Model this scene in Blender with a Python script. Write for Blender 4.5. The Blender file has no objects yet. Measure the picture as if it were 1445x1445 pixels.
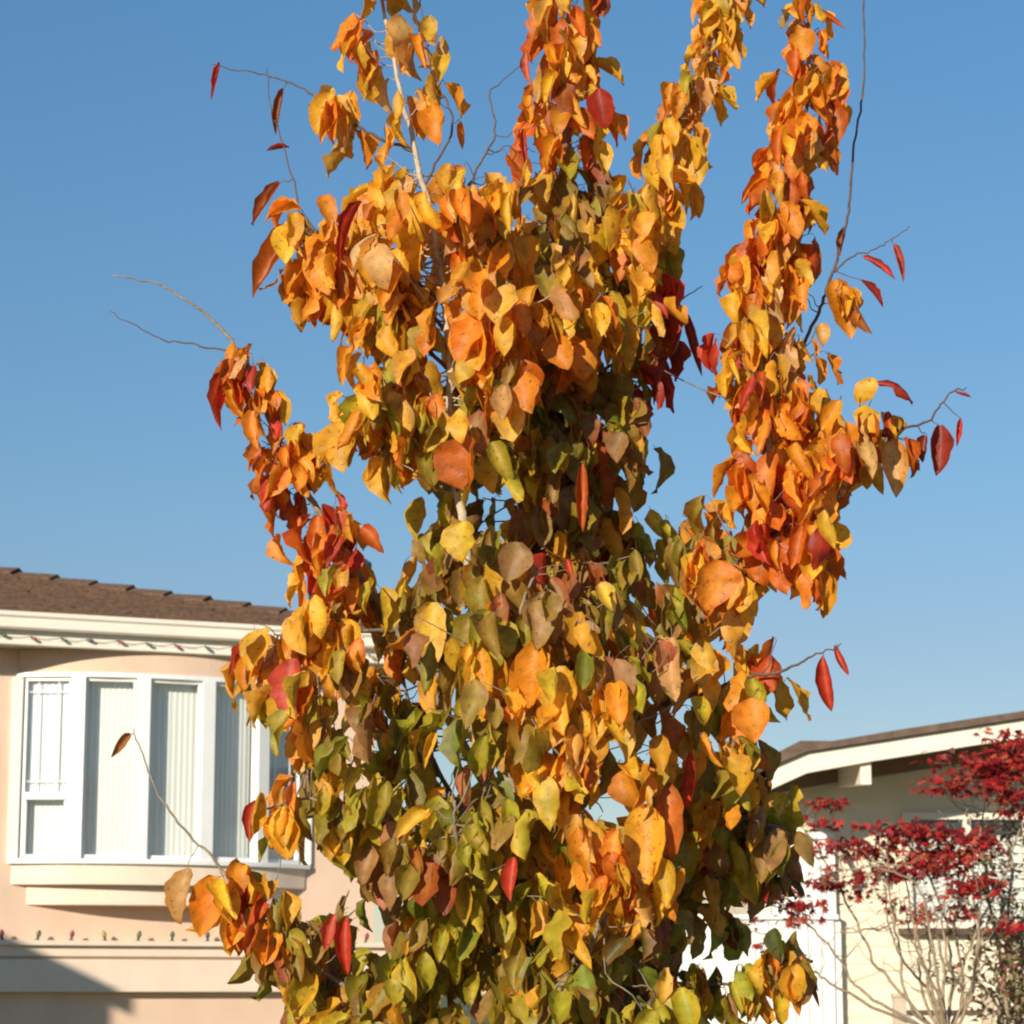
import bpy, math, random
import numpy as np
from mathutils import Vector

random.seed(7)
rng = np.random.default_rng(11)
sc = bpy.context.scene
COL = sc.collection
R = math.radians

# ------------------------------------------------------------------ camera, sky, sun, exposure
CAM_Z = 2.6
PITCH = 10.43
FPX = 3680.0
cam_d = bpy.data.cameras.new("camera")
cam_d.sensor_width = 36.0
cam_d.lens = 36.0 * FPX / 1445.0
cam_d.clip_end = 3000
cam_d.dof.use_dof = True
cam_d.dof.focus_distance = 6.6
cam_d.dof.aperture_fstop = 11.0
cam = bpy.data.objects.new("camera", cam_d)
COL.objects.link(cam)
cam.location = (0, 0, CAM_Z)
cam.rotation_euler = (R(90 + PITCH), 0, 0)
sc.camera = cam

SUN_EL, SUN_AZ = 18.0, 209.0          # azimuth clockwise from +Y: low, behind the camera and to its left
SUN = Vector((math.sin(R(SUN_AZ)) * math.cos(R(SUN_EL)), math.cos(R(SUN_AZ)) * math.cos(R(SUN_EL)), math.sin(R(SUN_EL))))
world = bpy.data.worlds.new("World")
sc.world = world
world.use_nodes = True
wn = world.node_tree.nodes
wn.clear()
sky = wn.new("ShaderNodeTexSky")
sky.sky_type = 'NISHITA'
sky.sun_disc = False
sky.sun_elevation = R(SUN_EL)
sky.sun_rotation = R(SUN_AZ)
sky.air_density = 1.0
sky.dust_density = 0.0
sky.ozone_density = 2.0
bg = wn.new("ShaderNodeBackground")
bg.inputs[1].default_value = 0.099
wo = wn.new("ShaderNodeOutputWorld")
tint = wn.new("ShaderNodeMixRGB")
tint.blend_type = 'MULTIPLY'
tint.inputs[0].default_value = 1.0
wtc = wn.new("ShaderNodeTexCoord")          # the air's own colour by height above the horizon
wsep = wn.new("ShaderNodeSeparateXYZ")
wr = wn.new("ShaderNodeValToRGB")
els = wr.color_ramp.elements
els[0].position, els[0].color = 0.0, (0.60, 0.58, 0.63, 1)
els[1].position, els[1].color = 0.6, (0.52, 0.81, 0.94, 1)
for zz, cc in ((.134, (.577, .606, .676)), (.187, (.553, .68, .757)), (.366, (.523, .793, .92))):
    e = els.new(zz)
    e.color = (*cc, 1)
world.node_tree.links.new(wtc.outputs["Generated"], wsep.inputs[0])
world.node_tree.links.new(wsep.outputs[2], wr.inputs[0])
world.node_tree.links.new(wr.outputs[0], tint.inputs[2])
world.node_tree.links.new(sky.outputs[0], tint.inputs[1])
world.node_tree.links.new(tint.outputs[0], bg.inputs[0])
world.node_tree.links.new(bg.outputs[0], wo.inputs[0])

sun_d = bpy.data.lights.new("sun", 'SUN')
sun_d.energy = 4.6
sun_d.angle = R(0.53)
sun_d.color = (1.0, 0.90, 0.74)
sun = bpy.data.objects.new("sun", sun_d)
COL.objects.link(sun)
sun.rotation_euler = (-SUN).to_track_quat('-Z', 'Y').to_euler()
sun.location = (-10, -20, 20)

sc.view_settings.view_transform = 'Standard'
sc.view_settings.look = 'None'
sc.view_settings.exposure = 0.42
sc.view_settings.gamma = 1.0
sc.cycles.max_bounces = 8
sc.cycles.transparent_max_bounces = 16
sc.cycles.filter_width = 2.1

# ------------------------------------------------------------------ photograph geometry helpers
_p = R(PITCH)
cF = np.array([0, math.cos(_p), math.sin(_p)])
cU = np.array([0, -math.sin(_p), math.cos(_p)])
cX = np.array([1.0, 0, 0])
cC = np.array([0, 0, CAM_Z])

def ray(px, py):
    return cX * (px - 722.5) / FPX - cU * (py - 722.5) / FPX + cF

def at(px, py, Y):
    r = ray(px, py)
    return cC + r * (Y / r[1])

def proj(P):
    v = np.asarray(P, float) - cC
    z = v @ cF
    return 722.5 + FPX * (v @ cX) / z, 722.5 - FPX * (v @ cU) / z

# ------------------------------------------------------------------ materials
def mat(name, col, rough=0.6, noise=None, nscale=8.0, bump=0.0, bscale=60.0, spec=0.4, stretch=(1, 1, 1)):
    m = bpy.data.materials.new(name)
    m.use_nodes = True
    nt = m.node_tree
    N = nt.nodes
    L = nt.links
    b = N["Principled BSDF"]
    b.inputs["Base Color"].default_value = (*col, 1)
    b.inputs["Roughness"].default_value = rough
    b.inputs["Specular IOR Level"].default_value = spec
    tc = N.new("ShaderNodeTexCoord")
    mp = N.new("ShaderNodeMapping")
    mp.inputs["Scale"].default_value = stretch
    L.new(tc.outputs["Object"], mp.inputs[0])
    if noise is not None:
        n = N.new("ShaderNodeTexNoise")
        n.inputs["Scale"].default_value = nscale
        n.inputs["Detail"].default_value = 6
        L.new(mp.outputs[0], n.inputs["Vector"])
        r = N.new("ShaderNodeValToRGB")
        r.color_ramp.elements[0].position = 0.32
        r.color_ramp.elements[1].position = 0.68
        r.color_ramp.elements[0].color = (*noise, 1)
        r.color_ramp.elements[1].color = (*col, 1)
        L.new(n.outputs["Fac"], r.inputs[0])
        L.new(r.outputs[0], b.inputs["Base Color"])
    if bump > 0:
        n2 = N.new("ShaderNodeTexNoise")
        n2.inputs["Scale"].default_value = bscale
        n2.inputs["Detail"].default_value = 4
        L.new(mp.outputs[0], n2.inputs["Vector"])
        bp = N.new("ShaderNodeBump")
        bp.inputs["Strength"].default_value = bump
        bp.inputs["Distance"].default_value = 0.01
        L.new(n2.outputs["Fac"], bp.inputs["Height"])
        L.new(bp.outputs[0], b.inputs["Normal"])
    return m

def leaf_mat(name, transl=0.35, rough=0.5, veins=True):
    m = bpy.data.materials.new(name)
    m.use_nodes = True
    nt = m.node_tree
    N, L = nt.nodes, nt.links
    b = N["Principled BSDF"]
    out = N["Material Output"]
    a = N.new("ShaderNodeAttribute")
    a.attribute_name = "Col"
    uv = N.new("ShaderNodeUVMap")
    uv.uv_map = "UVMap"
    tc = N.new("ShaderNodeTexCoord")
    nz = N.new("ShaderNodeTexNoise")
    nz.inputs["Scale"].default_value = 38
    nz.inputs["Detail"].default_value = 5
    L.new(tc.outputs["Object"], nz.inputs["Vector"])
    hs = N.new("ShaderNodeHueSaturation")
    mr = N.new("ShaderNodeMapRange")
    mr.inputs["From Min"].default_value = 0.3
    mr.inputs["From Max"].default_value = 0.7
    mr.inputs["To Min"].default_value = 0.72
    mr.inputs["To Max"].default_value = 1.18
    L.new(nz.outputs["Fac"], mr.inputs[0])
    L.new(mr.outputs[0], hs.inputs["Value"])
    L.new(a.outputs["Color"], hs.inputs["Color"])
    col = hs.outputs[0]
    if veins:
        # pinnate veins: u = 0..1 across, v = 0..1 along the blade
        sep = N.new("ShaderNodeSeparateXYZ")
        L.new(uv.outputs[0], sep.inputs[0])
        def mth(op, x, y=None):
            n = N.new("ShaderNodeMath")
            n.operation = op
            for i, q in enumerate((x, y)):
                if q is None:
                    continue
                if isinstance(q, (int, float)):
                    n.inputs[i].default_value = q
                else:
                    L.new(q, n.inputs[i])
            return n.outputs[0]
        ax = mth('ABSOLUTE', mth('SUBTRACT', sep.outputs[0], 0.5))
        ph = mth('MULTIPLY', mth('SUBTRACT', sep.outputs[1], mth('MULTIPLY', ax, 0.55)), 42.0)
        wv = mth('POWER', mth('ABSOLUTE', mth('SINE', ph)), 8.0)
        mid = mth('LESS_THAN', ax, 0.02)
        vein = mth('MINIMUM', mth('ADD', mth('MULTIPLY', wv, 0.25), mid), 1.0)
        mx = N.new("ShaderNodeMixRGB")
        mx.inputs[2].default_value = (0.62, 0.42, 0.12, 1)
        L.new(mth('MULTIPLY', vein, 0.13), mx.inputs[0])
        L.new(col, mx.inputs[1])
        col = mx.outputs[0]
        bp = N.new("ShaderNodeBump")
        bp.inputs["Strength"].default_value = 0.28
        bp.inputs["Distance"].default_value = 0.003
        L.new(mth('ADD', mth('MULTIPLY', mth('SINE', mth('MULTIPLY', ph, 2.0)), 0.10), mth('MULTIPLY', nz.outputs["Fac"], 2.6)), bp.inputs["Height"])
        L.new(bp.outputs[0], b.inputs["Normal"])
        # brown age spots and scorched blotches
        n3 = N.new("ShaderNodeTexNoise")
        n3.inputs["Scale"].default_value = 85
        n3.inputs["Detail"].default_value = 3
        L.new(tc.outputs["Object"], n3.inputs["Vector"])
        sp_ = N.new("ShaderNodeMapRange")
        sp_.inputs["From Min"].default_value = 0.60
        sp_.inputs["From Max"].default_value = 0.72
        sp_.inputs["To Max"].default_value = 0.7
        L.new(n3.outputs["Fac"], sp_.inputs[0])
        m3 = N.new("ShaderNodeMixRGB")
        m3.inputs[2].default_value = (0.16, 0.06, 0.015, 1)
        L.new(sp_.outputs[0], m3.inputs[0])
        L.new(col, m3.inputs[1])
        col = m3.outputs[0]
    L.new(col, b.inputs["Base Color"])
    b.inputs["Roughness"].default_value = rough
    b.inputs["Specular IOR Level"].default_value = 0.5
    tr = N.new("ShaderNodeBsdfTranslucent")
    L.new(col, tr.inputs["Color"])
    ms = N.new("ShaderNodeMixShader")
    ms.inputs[0].default_value = transl
    L.new(b.outputs[0], ms.inputs[1])
    L.new(tr.outputs[0], ms.inputs[2])
    L.new(ms.outputs[0], out.inputs[0])
    return m

def glass_mat(name, tint=(0.93, 0.96, 0.97), refl=0.10):
    m = bpy.data.materials.new(name)
    m.use_nodes = True
    nt = m.node_tree
    N, L = nt.nodes, nt.links
    N.remove(N["Principled BSDF"])
    t = N.new("ShaderNodeBsdfTransparent")
    t.inputs[0].default_value = (*tint, 1)
    g = N.new("ShaderNodeBsdfGlossy")
    g.inputs["Roughness"].default_value = 0.02
    fr = N.new("ShaderNodeLayerWeight")
    fr.inputs[0].default_value = 0.5
    pw = N.new("ShaderNodeMath")
    pw.operation = 'POWER'
    pw.inputs[1].default_value = 4.0
    L.new(fr.outputs["Facing"], pw.inputs[0])
    ad = N.new("ShaderNodeMath")
    ad.operation = 'MULTIPLY_ADD'
    ad.inputs[1].default_value = 0.7
    ad.inputs[2].default_value = refl
    L.new(pw.outputs[0], ad.inputs[0])
    ms = N.new("ShaderNodeMixShader")
    L.new(ad.outputs[0], ms.inputs[0])
    L.new(t.outputs[0], ms.inputs[1])
    L.new(g.outputs[0], ms.inputs[2])
    L.new(ms.outputs[0], N["Material Output"].inputs[0])
    return m

def shingle_mat():
    m = mat("roof_shingle", (0.20, 0.115, 0.068), 0.9, (0.10, 0.06, 0.038), 22, 0.6, 120)
    return m

M = dict(
    stucco=mat("peach_stucco", (0.77, 0.565, 0.425), 0.85, (0.71, 0.51, 0.375), 3.0, 0.5, 160, 0.2),
    trim=mat("cream_trim_paint", (0.89, 0.82, 0.72), 0.55, (0.84, 0.76, 0.64), 5.0, 0.1, 30, 0.3, (1, 1, 6)),
    trimpink=mat("pink_trim_paint", (0.82, 0.67, 0.535), 0.6, (0.76, 0.61, 0.48), 4.0, 0.1, 30, 0.3),
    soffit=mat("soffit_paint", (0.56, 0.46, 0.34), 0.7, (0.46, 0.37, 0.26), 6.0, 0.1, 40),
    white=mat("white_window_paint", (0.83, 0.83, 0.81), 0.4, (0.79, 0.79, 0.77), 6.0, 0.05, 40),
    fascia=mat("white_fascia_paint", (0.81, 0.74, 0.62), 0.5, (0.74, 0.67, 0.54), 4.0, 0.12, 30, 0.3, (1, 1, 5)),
    roof=shingle_mat(),
    roofedge=mat("brown_roof_edge", (0.16, 0.105, 0.075), 0.8, (0.10, 0.065, 0.045), 14, 0.4, 60),
    siding=mat("cream_siding", (0.78, 0.70, 0.54), 0.65, (0.72, 0.64, 0.47), 3.0, 0.15, 60, 0.3, (1, 1, 8)),
    brownsoffit=mat("brown_soffit", (0.30, 0.20, 0.13), 0.8, (0.23, 0.15, 0.095), 5.0, 0.2, 40),
    blind=mat("cream_blind", (0.84, 0.82, 0.75), 0.8, (0.79, 0.77, 0.70), 3.0),
    dark=mat("room_shade_dark", (0.035, 0.035, 0.04), 0.9),  # near-black: the shade of an unlit room put into the colour
    glass=glass_mat("window_glass", refl=0.07),
    glassblue=glass_mat("window_glass_reflective", (0.75, 0.8, 0.85), 0.16),
    bark=mat("grey_bark", (0.30, 0.24, 0.17), 0.85, (0.17, 0.125, 0.085), 30, 0.5, 90),
    palebark=mat("pale_bark", (0.52, 0.44, 0.32), 0.8, (0.36, 0.29, 0.19), 30, 0.4, 90),
    twig=mat("dark_twig_bark", (0.15, 0.095, 0.07), 0.8, (0.085, 0.055, 0.045), 40, 0.3, 120),
    maplebark=mat("maple_bark", (0.38, 0.29, 0.19), 0.85, (0.22, 0.16, 0.10), 30, 0.4, 90),
    leaf=leaf_mat("autumn_leaf", 0.48, 0.52),
    smallleaf=leaf_mat("small_leaf", 0.30, 0.55, False),
    fence=mat("white_fence_paint", (0.82, 0.81, 0.77), 0.5, (0.76, 0.74, 0.69), 5.0, 0.1, 40),
    rail=mat("brown_rail_wood", (0.13, 0.075, 0.05), 0.6, (0.08, 0.05, 0.035), 12, 0.3, 60),
    wire=mat("green_wire", (0.03, 0.06, 0.035), 0.5),
    ground=mat("dry_lawn_ground", (0.16, 0.15, 0.06), 0.95, (0.10, 0.11, 0.04), 2.0, 0.8, 30),
    asphalt=mat("asphalt", (0.055, 0.055, 0.057), 0.9, (0.04, 0.04, 0.042), 20, 0.5, 150),
    concrete=mat("concrete_pavement", (0.36, 0.34, 0.30), 0.85, (0.30, 0.285, 0.25), 6, 0.4, 90),
    door=mat("white_door_paint", (0.70, 0.67, 0.60), 0.5, (0.66, 0.62, 0.55), 4),
    metal=mat("dark_metal", (0.05, 0.05, 0.05), 0.4),
)
for nm, c in (("red", (0.25, 0.03, 0.06)), ("green", (0.04, 0.11, 0.08)), ("amber", (0.38, 0.24, 0.08)), ("blue", (0.05, 0.07, 0.13))):
    M["bulb_" + nm] = mat(nm + "_bulb_glass", c, 0.25, None, spec=0.6)

# ------------------------------------------------------------------ object helpers
def empty(name, loc, label, cat, group=None):
    o = bpy.data.objects.new(name, None)
    COL.objects.link(o)
    o.location = loc
    o.empty_display_size = 0.2
    o["label"] = label
    o["category"] = cat
    if group:
        o["group"] = group
    return o

def root_loc(o):
    p = np.zeros(3)
    while o is not None:
        p = p + np.array(o.location)
        o = o.parent
    return p

class MB:
    """collects shapes in world space, links them as ONE mesh object"""
    def __init__(s):
        s.v, s.f = [], []
    def add(s, vs, fs):
        n = len(s.v)
        s.v.extend([tuple(map(float, q)) for q in vs])
        s.f.extend([tuple(i + n for i in q) for q in fs])
    def box(s, fr, u0, u1, d0, d1, z0, z1):
        P = [fr(u, d, z) for z in (z0, z1) for u, d in ((u0, d0), (u1, d0), (u1, d1), (u0, d1))]
        s.add(P, [(0, 3, 2, 1), (4, 5, 6, 7), (0, 1, 5, 4), (1, 2, 6, 5), (2, 3, 7, 6), (3, 0, 4, 7)])
    def prism(s, lo, hi):
        n = len(lo)
        s.add(list(lo) + list(hi), [tuple(range(n))[::-1], tuple(range(n, 2 * n))] + [(i, (i + 1) % n, n + (i + 1) % n, n + i) for i in range(n)])
    def tube(s, pts, radii, k=6):
        pts = [np.asarray(q, float) for q in pts]
        n = len(pts)
        if n < 2:
            return
        base = len(s.v)
        ref = np.array([0.31, 0.87, 0.2])
        for i, q in enumerate(pts):
            t = pts[min(i + 1, n - 1)] - pts[max(i - 1, 0)]
            t = t / (np.linalg.norm(t) + 1e-9)
            a = np.cross(t, ref)
            if np.linalg.norm(a) < 0.1:
                a = np.cross(t, np.array([1.0, 0, 0]))
            a /= np.linalg.norm(a)
            b = np.cross(t, a)
            for j in range(k):
                w = 2 * math.pi * j / k
                s.v.append(tuple(q + radii[i] * (a * math.cos(w) + b * math.sin(w))))
        for i in range(n - 1):
            for j in range(k):
                s.f.append((base + i * k + j, base + i * k + (j + 1) % k, base + (i + 1) * k + (j + 1) % k, base + (i + 1) * k + j))
        s.f.append(tuple(base + j for j in range(k))[::-1])
        s.f.append(tuple(base + (n - 1) * k + j for j in range(k)))
    def build(s, name, m, parent=None, smooth=False, bevel=0.0):
        me = bpy.data.meshes.new(name)
        off = root_loc(parent) if parent is not None else np.zeros(3)
        me.from_pydata([tuple(np.array(q) - off) for q in s.v], [], s.f)
        me.materials.append(m)
        if smooth:
            me.polygons.foreach_set("use_smooth", [True] * len(me.polygons))
        me.update()
        o = bpy.data.objects.new(name, me)
        COL.objects.link(o)
        if parent is not None:
            o.parent = parent
        if bevel > 0:
            md = o.modifiers.new("bevel", 'BEVEL')
            md.width = bevel
            md.segments = 2
            md.limit_method = 'ANGLE'
        return o

def frame(O, ang):
    a = R(ang)
    e = np.array([math.cos(a), math.sin(a), 0])
    n = np.array([math.sin(a), -math.cos(a), 0])
    O = np.array([O[0], O[1], 0.0])
    def fr(u, d, z):
        return O + e * u + n * d + np.array([0, 0, z])
    fr.e, fr.n, fr.O = e, n, O
    return fr

GZ = 1.0        # ground level; the camera is at eye height above it

# ------------------------------------------------------------------ setting: ground, street, pavement
def sheet(name, x0, x1, y0, y1, z, m):
    b = MB()
    b.add([(x0, y0, z), (x1, y0, z), (x1, y1, z), (x0, y1, z)], [(0, 1, 2, 3)])
    o = b.build(name, m)
    o["kind"] = "structure"
    return o
sheet("ground", -900, 900, -900, 1500, GZ, M["ground"])
sheet("road", -200, 200, -9.0, 1.0, GZ - 0.0 + 0.004, M["asphalt"])
b = MB()
b.box(lambda u, d, z: np.array([u, d, z]), -200, 200, 1.0, 1.15, GZ, GZ + 0.12)
o = b.build("kerb", M["concrete"], bevel=0.01)
o["kind"] = "structure"
sheet("pavement", -200, 200, 1.15, 3.2, GZ + 0.11, M["concrete"])
sheet("driveway", 2.0, 6.0, 3.2, 18.0, GZ + 0.006, M["concrete"])

# ------------------------------------------------------------------ left house
HL = frame((-2.938, 22.0), 23.3)
house = empty("stucco_house", tuple(HL(0, 0, GZ)), "peach stucco house with a white bow window and a brown shingled hip roof", "house")
U0, U1 = -4.4, 1.90
EAVE = 0.42
SOF = 5.40
w = MB()
w.box(HL, U0, -1.26, -0.16, 0, GZ, SOF)
w.box(HL, 1.27, U1, -0.16, 0, GZ, SOF)
w.box(HL, -1.26, 1.27, -0.16, 0, GZ, 3.50)
w.box(HL, -1.26, 1.27, -0.16, 0, 5.24, SOF)
w.box(HL, U1 - 0.16, U1, -8.0, -0.16, GZ, SOF)
w.box(HL, U0, U0 + 0.16, -8.0, -0.16, GZ, SOF)
w.box(HL, U0, U1, -8.16, -8.0, GZ, SOF)
wall = w.build("wall", M["stucco"], house)
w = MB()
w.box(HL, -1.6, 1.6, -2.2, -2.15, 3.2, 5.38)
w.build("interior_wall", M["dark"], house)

# eave: soffit board, fascia, gutter
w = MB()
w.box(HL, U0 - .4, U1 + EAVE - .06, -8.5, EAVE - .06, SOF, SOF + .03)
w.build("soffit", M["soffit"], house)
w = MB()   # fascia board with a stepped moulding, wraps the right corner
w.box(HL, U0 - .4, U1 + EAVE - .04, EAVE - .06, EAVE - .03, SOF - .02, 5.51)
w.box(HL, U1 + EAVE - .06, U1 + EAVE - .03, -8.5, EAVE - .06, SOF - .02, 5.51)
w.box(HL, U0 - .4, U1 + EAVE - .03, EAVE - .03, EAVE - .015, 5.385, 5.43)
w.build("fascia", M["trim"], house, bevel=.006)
g = MB()   # ogee gutter
prof = [(EAVE - .028, 5.505), (EAVE + .045, 5.505), (EAVE + .062, 5.52), (EAVE + .066, 5.595), (EAVE + .084, 5.612), (EAVE + .086, 5.645), (EAVE + .07, 5.645), (EAVE + .055, 5.6), (EAVE - .028, 5.6)]
g.prism([HL(U0 - .45, d, z) for d, z in prof], [HL(U1 + EAVE + .06, d, z) for d, z in prof])
g.build("gutter", M["trim"], house)

# hip roof with overlapping shingle courses, clipped by the hip line at its right end
PIT = 0.26
rx, ed, ez = U1 + EAVE + .05, EAVE + .05, 5.635
w = MB()
NC, DEP = 30, 4.6
step = DEP / NC
for i in range(NC):
    s0, s1 = i * step, (i + 1) * step + .02
    z0 = ez + s0 * PIT + .022
    z1 = ez + s1 * PIT + .004
    # front slope strip, ragged into tabs of slightly different height
    u_l, u_r = U0 - .45, rx - s0
    nt_ = max(2, int((u_r - u_l) / .30))
    offu = (i % 2) * .15
    xs = [u_l] + [u_l + offu + (k + 1) * .30 for k in range(nt_) if u_l + offu + (k + 1) * .30 < u_r - .05] + [u_r]
    for a_, b_ in zip(xs[:-1], xs[1:]):
        j = random.uniform(-.005, .006)
        q = [HL(a_ + .002, ed - s0 + j, z0 - .016), HL(b_ - .002, ed - s0 + j, z0 - .016), HL(b_ - .002, ed - s0 + j, z0 + j), HL(a_ + .002, ed - s0 + j, z0 + j), HL(b_ - .002, ed - s1, z1), HL(a_ + .002, ed - s1, z1)]
        w.add(q, [(0, 1, 2, 3), (3, 2, 4, 5)])
    # right slope strip
    q = [HL(rx - s0, ed - s0, z0 - .016), HL(rx - s0, -9 + s0, z0 - .016), HL(rx - s0, -9 + s0, z0), HL(rx - s0, ed - s0, z0), HL(rx - s1, -9 + s1, z1), HL(rx - s1, ed - s1, z1)]
    w.add(q, [(0, 1, 2, 3), (3, 2, 4, 5)])
q = [HL(U0 - .45, ed - .02, ez), HL(rx - .02, ed - .02, ez), HL(rx - DEP, ed - DEP, ez + DEP * PIT), HL(U0 - .45, ed - DEP, ez + DEP * PIT),
     HL(rx - .02, -9, ez), HL(rx - DEP, -9 + DEP, ez + DEP * PIT), HL(U0 - .45, -9, ez)]
w.add(q, [(0, 1, 2, 3), (1, 4, 5, 2), (4, 6, 3, 5)])
roof = w.build("roof", M["roof"], house)
w = MB()   # hip cap shingles
hip = HL(rx - DEP, ed - DEP, ez + DEP * PIT) - HL(rx, ed, ez)
LH = np.linalg.norm(hip)
hd = hip / LH
side = np.cross(hd, np.array([0, 0, 1.0]))
side /= np.linalg.norm(side)
upv = np.cross(side, hd)
k = 0
t = -.02
while t < LH:
    p0 = HL(rx, ed, ez) + hd * t
    p1 = p0 + hd * .52
    h0, h1 = .066 + random.uniform(-.006, .008), .026
    q = []
    for p, h in ((p0, h0), (p1, h1)):
        q += [p - side * .13 + upv * (h - .055), p + upv * h, p + side * .13 + upv * (h - .055), p + side * .13 + upv * (h - .075), p + upv * (h - .02), p - side * .13 + upv * (h - .075)]
    w.prism(q[:6], q[6:])
    t += .40 + random.uniform(-.03, .03)
w.build("hip_cap", M["roof"], roof)
# vent pipe on the roof
vp = HL(1.2, -1.6, 5.6 + .25)
top = at(512, 792, vp[1])
v = MB()
v.tube([(top[0], top[1], 5.8), (top[0], top[1], top[2] - .05)], [.05, .05], 12)
vent = v.build("vent_pipe", M["fascia"], house, True)
v = MB()
v.tube([(top[0], top[1], top[2] - .06), (top[0], top[1], top[2] - .02), (top[0], top[1], top[2] + .02)], [.085, .085, .03], 12)
v.build("vent_cap", M["metal"], vent)

# belt course between the storeys
w = MB()
w.box(HL, U0, U1 + .13, 0, .155, 2.972, 3.015)
w.box(HL, U0, U1 + .085, 0, .105, 2.885, 2.972)
w.box(HL, U0, U1 + .05, 0, .065, 2.862, 2.885)
w.box(HL, U0, U1 + .09, 0, .11, 2.60, 2.862)
w.build("belt_course", M["trimpink"], house, bevel=.006)

# bow window
BP = [(-1.26, .015), (-.80, .235), (-.28, .345), (.28, .345), (.80, .235), (1.27, .015)]
def bow(scale, off=0.0):
    return [(u * (1 - (1 - scale) * .35) + (off * (1 if u > 0 else -1) if abs(u) > 1 else 0), d * scale + off) for u, d in BP]
WZ0, WZ1 = 3.66, 5.165
w = MB()
def bowprism(mb, pts, z0, z1, back=-.02):
    arc = []
    Q = [np.array(pts[0]) * 2 - np.array(pts[1])] + [np.array(q) for q in pts] + [np.array(pts[-1]) * 2 - np.array(pts[-2])]
    for i in range(1, len(Q) - 2):
        for k in range(5):
            t = k / 5
            a_, b_, c, d = Q[i - 1], Q[i], Q[i + 1], Q[i + 2]
            arc.append(tuple(.5 * (2 * b_ + (c - a_) * t + (2 * a_ - 5 * b_ + 4 * c - d) * t * t + (3 * b_ - a_ - 3 * c + d) * t ** 3)))
    arc.append(tuple(pts[-1]))
    pts = arc
    poly = [(pts[0][0], back)] + pts + [(pts[-1][0], back)]
    mb.prism([HL(u, d, z0) for u, d in poly], [HL(u, d, z1) for u, d in poly])
bowprism(w, bow(1.0), 3.462, WZ0 - .03, -.15)
bowprism(w, bow(.70), 3.30, 3.462)
bw = w.build("bow_window", M["trimpink"], house, bevel=.008)
w = MB()
bowprism(w, bow(1.0), WZ1 + .04, SOF - .002, -.15)
w.build("header", M["stucco"], bw, bevel=.006)
fr_ = MB()
bowprism(fr_, bow(1.0, .035), WZ0 - .03, WZ0 + .012, -.15)
sill = fr_.build("sill", M["white"], bw, bevel=.006)
fm = MB()
bowprism(fm, bow(1.0, .012), WZ1, WZ1 + .04, -.15)
for i, (u, d) in enumerate(BP):
    if i in (0, 5):
        an = 0
    else:
        an = 0
        for j in (i - 1, i):
            a_, b_ = BP[j], BP[j + 1]
            an += math.atan2(b_[1] - a_[1], b_[0] - a_[0]) / 2
    hw = .058 if 0 < i < 5 else .045
    ex = np.array([math.cos(an), math.sin(an)])
    en = np.array([-math.sin(an), math.cos(an)])
    c = np.array([u, d])
    q = [c - ex * hw + en * .02, c + ex * hw + en * .02, c + ex * hw * .8 - en * (.075 if 0 < i < 5 else .03), c - ex * hw * .8 - en * (.075 if 0 < i < 5 else .03)]
    fm.prism([HL(a_[0], a_[1], WZ0 + .012) for a_ in q], [HL(a_[0], a_[1], WZ1) for a_ in q])
def facet(i):
    a_, b_ = np.array(BP[i]), np.array(BP[i + 1])
    L_ = np.linalg.norm(b_ - a_)
    ex = (b_ - a_) / L_
    en = np.array([-ex[1], ex[0]])
    def ff(u, d, z):
        q = a_ + ex * u + en * d
        return HL(q[0], q[1], z)
    return ff, L_
panes = []
for i in range(5):
    ff, L_ = facet(i)
    a0, a1 = .06, L_ - .06
    z0, z1 = WZ0 + .012, WZ1
    for (x0, x1, y0, y1) in ((a0, a1, z0, z0 + .035), (a0, a1, z1 - .03, z1), (a0, a0 + .022, z0 + .035, z1 - .03), (a1 - .022, a1, z0 + .035, z1 - .03)):
        fm.box(ff, x0, x1, -.06, -.012, y0, y1)
    if i in (0, 4):
        fm.box(ff, a0 + .022, a1 - .022, -.055, .004, 4.155, 4.215)
        gx0, gx1 = a0 + .022, a1 - .022
        gz0, gz1 = 4.215, z1 - .03
        for gx in (gx0 + .09, gx1 - .09):
            fm.box(ff, gx - .0045, gx + .0045, -.044, -.030, gz0, gz1)
        for gz in (gz0 + .09, gz1 - .09):
            fm.box(ff, gx0, gx1, -.043, -.031, gz - .0045, gz + .0045)
        fm.box(ff, gx0, gx0 + .018, -.05, -.02, z0 + .035, 4.155)
        fm.box(ff, gx1 - .018, gx1, -.05, -.02, z0 + .035, 4.155)
    panes.append((ff, a0 + .02, a1 - .02, z0 + .03, z1 - .02))
fobj = fm.build("frame", M["white"], bw, bevel=.003)
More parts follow.
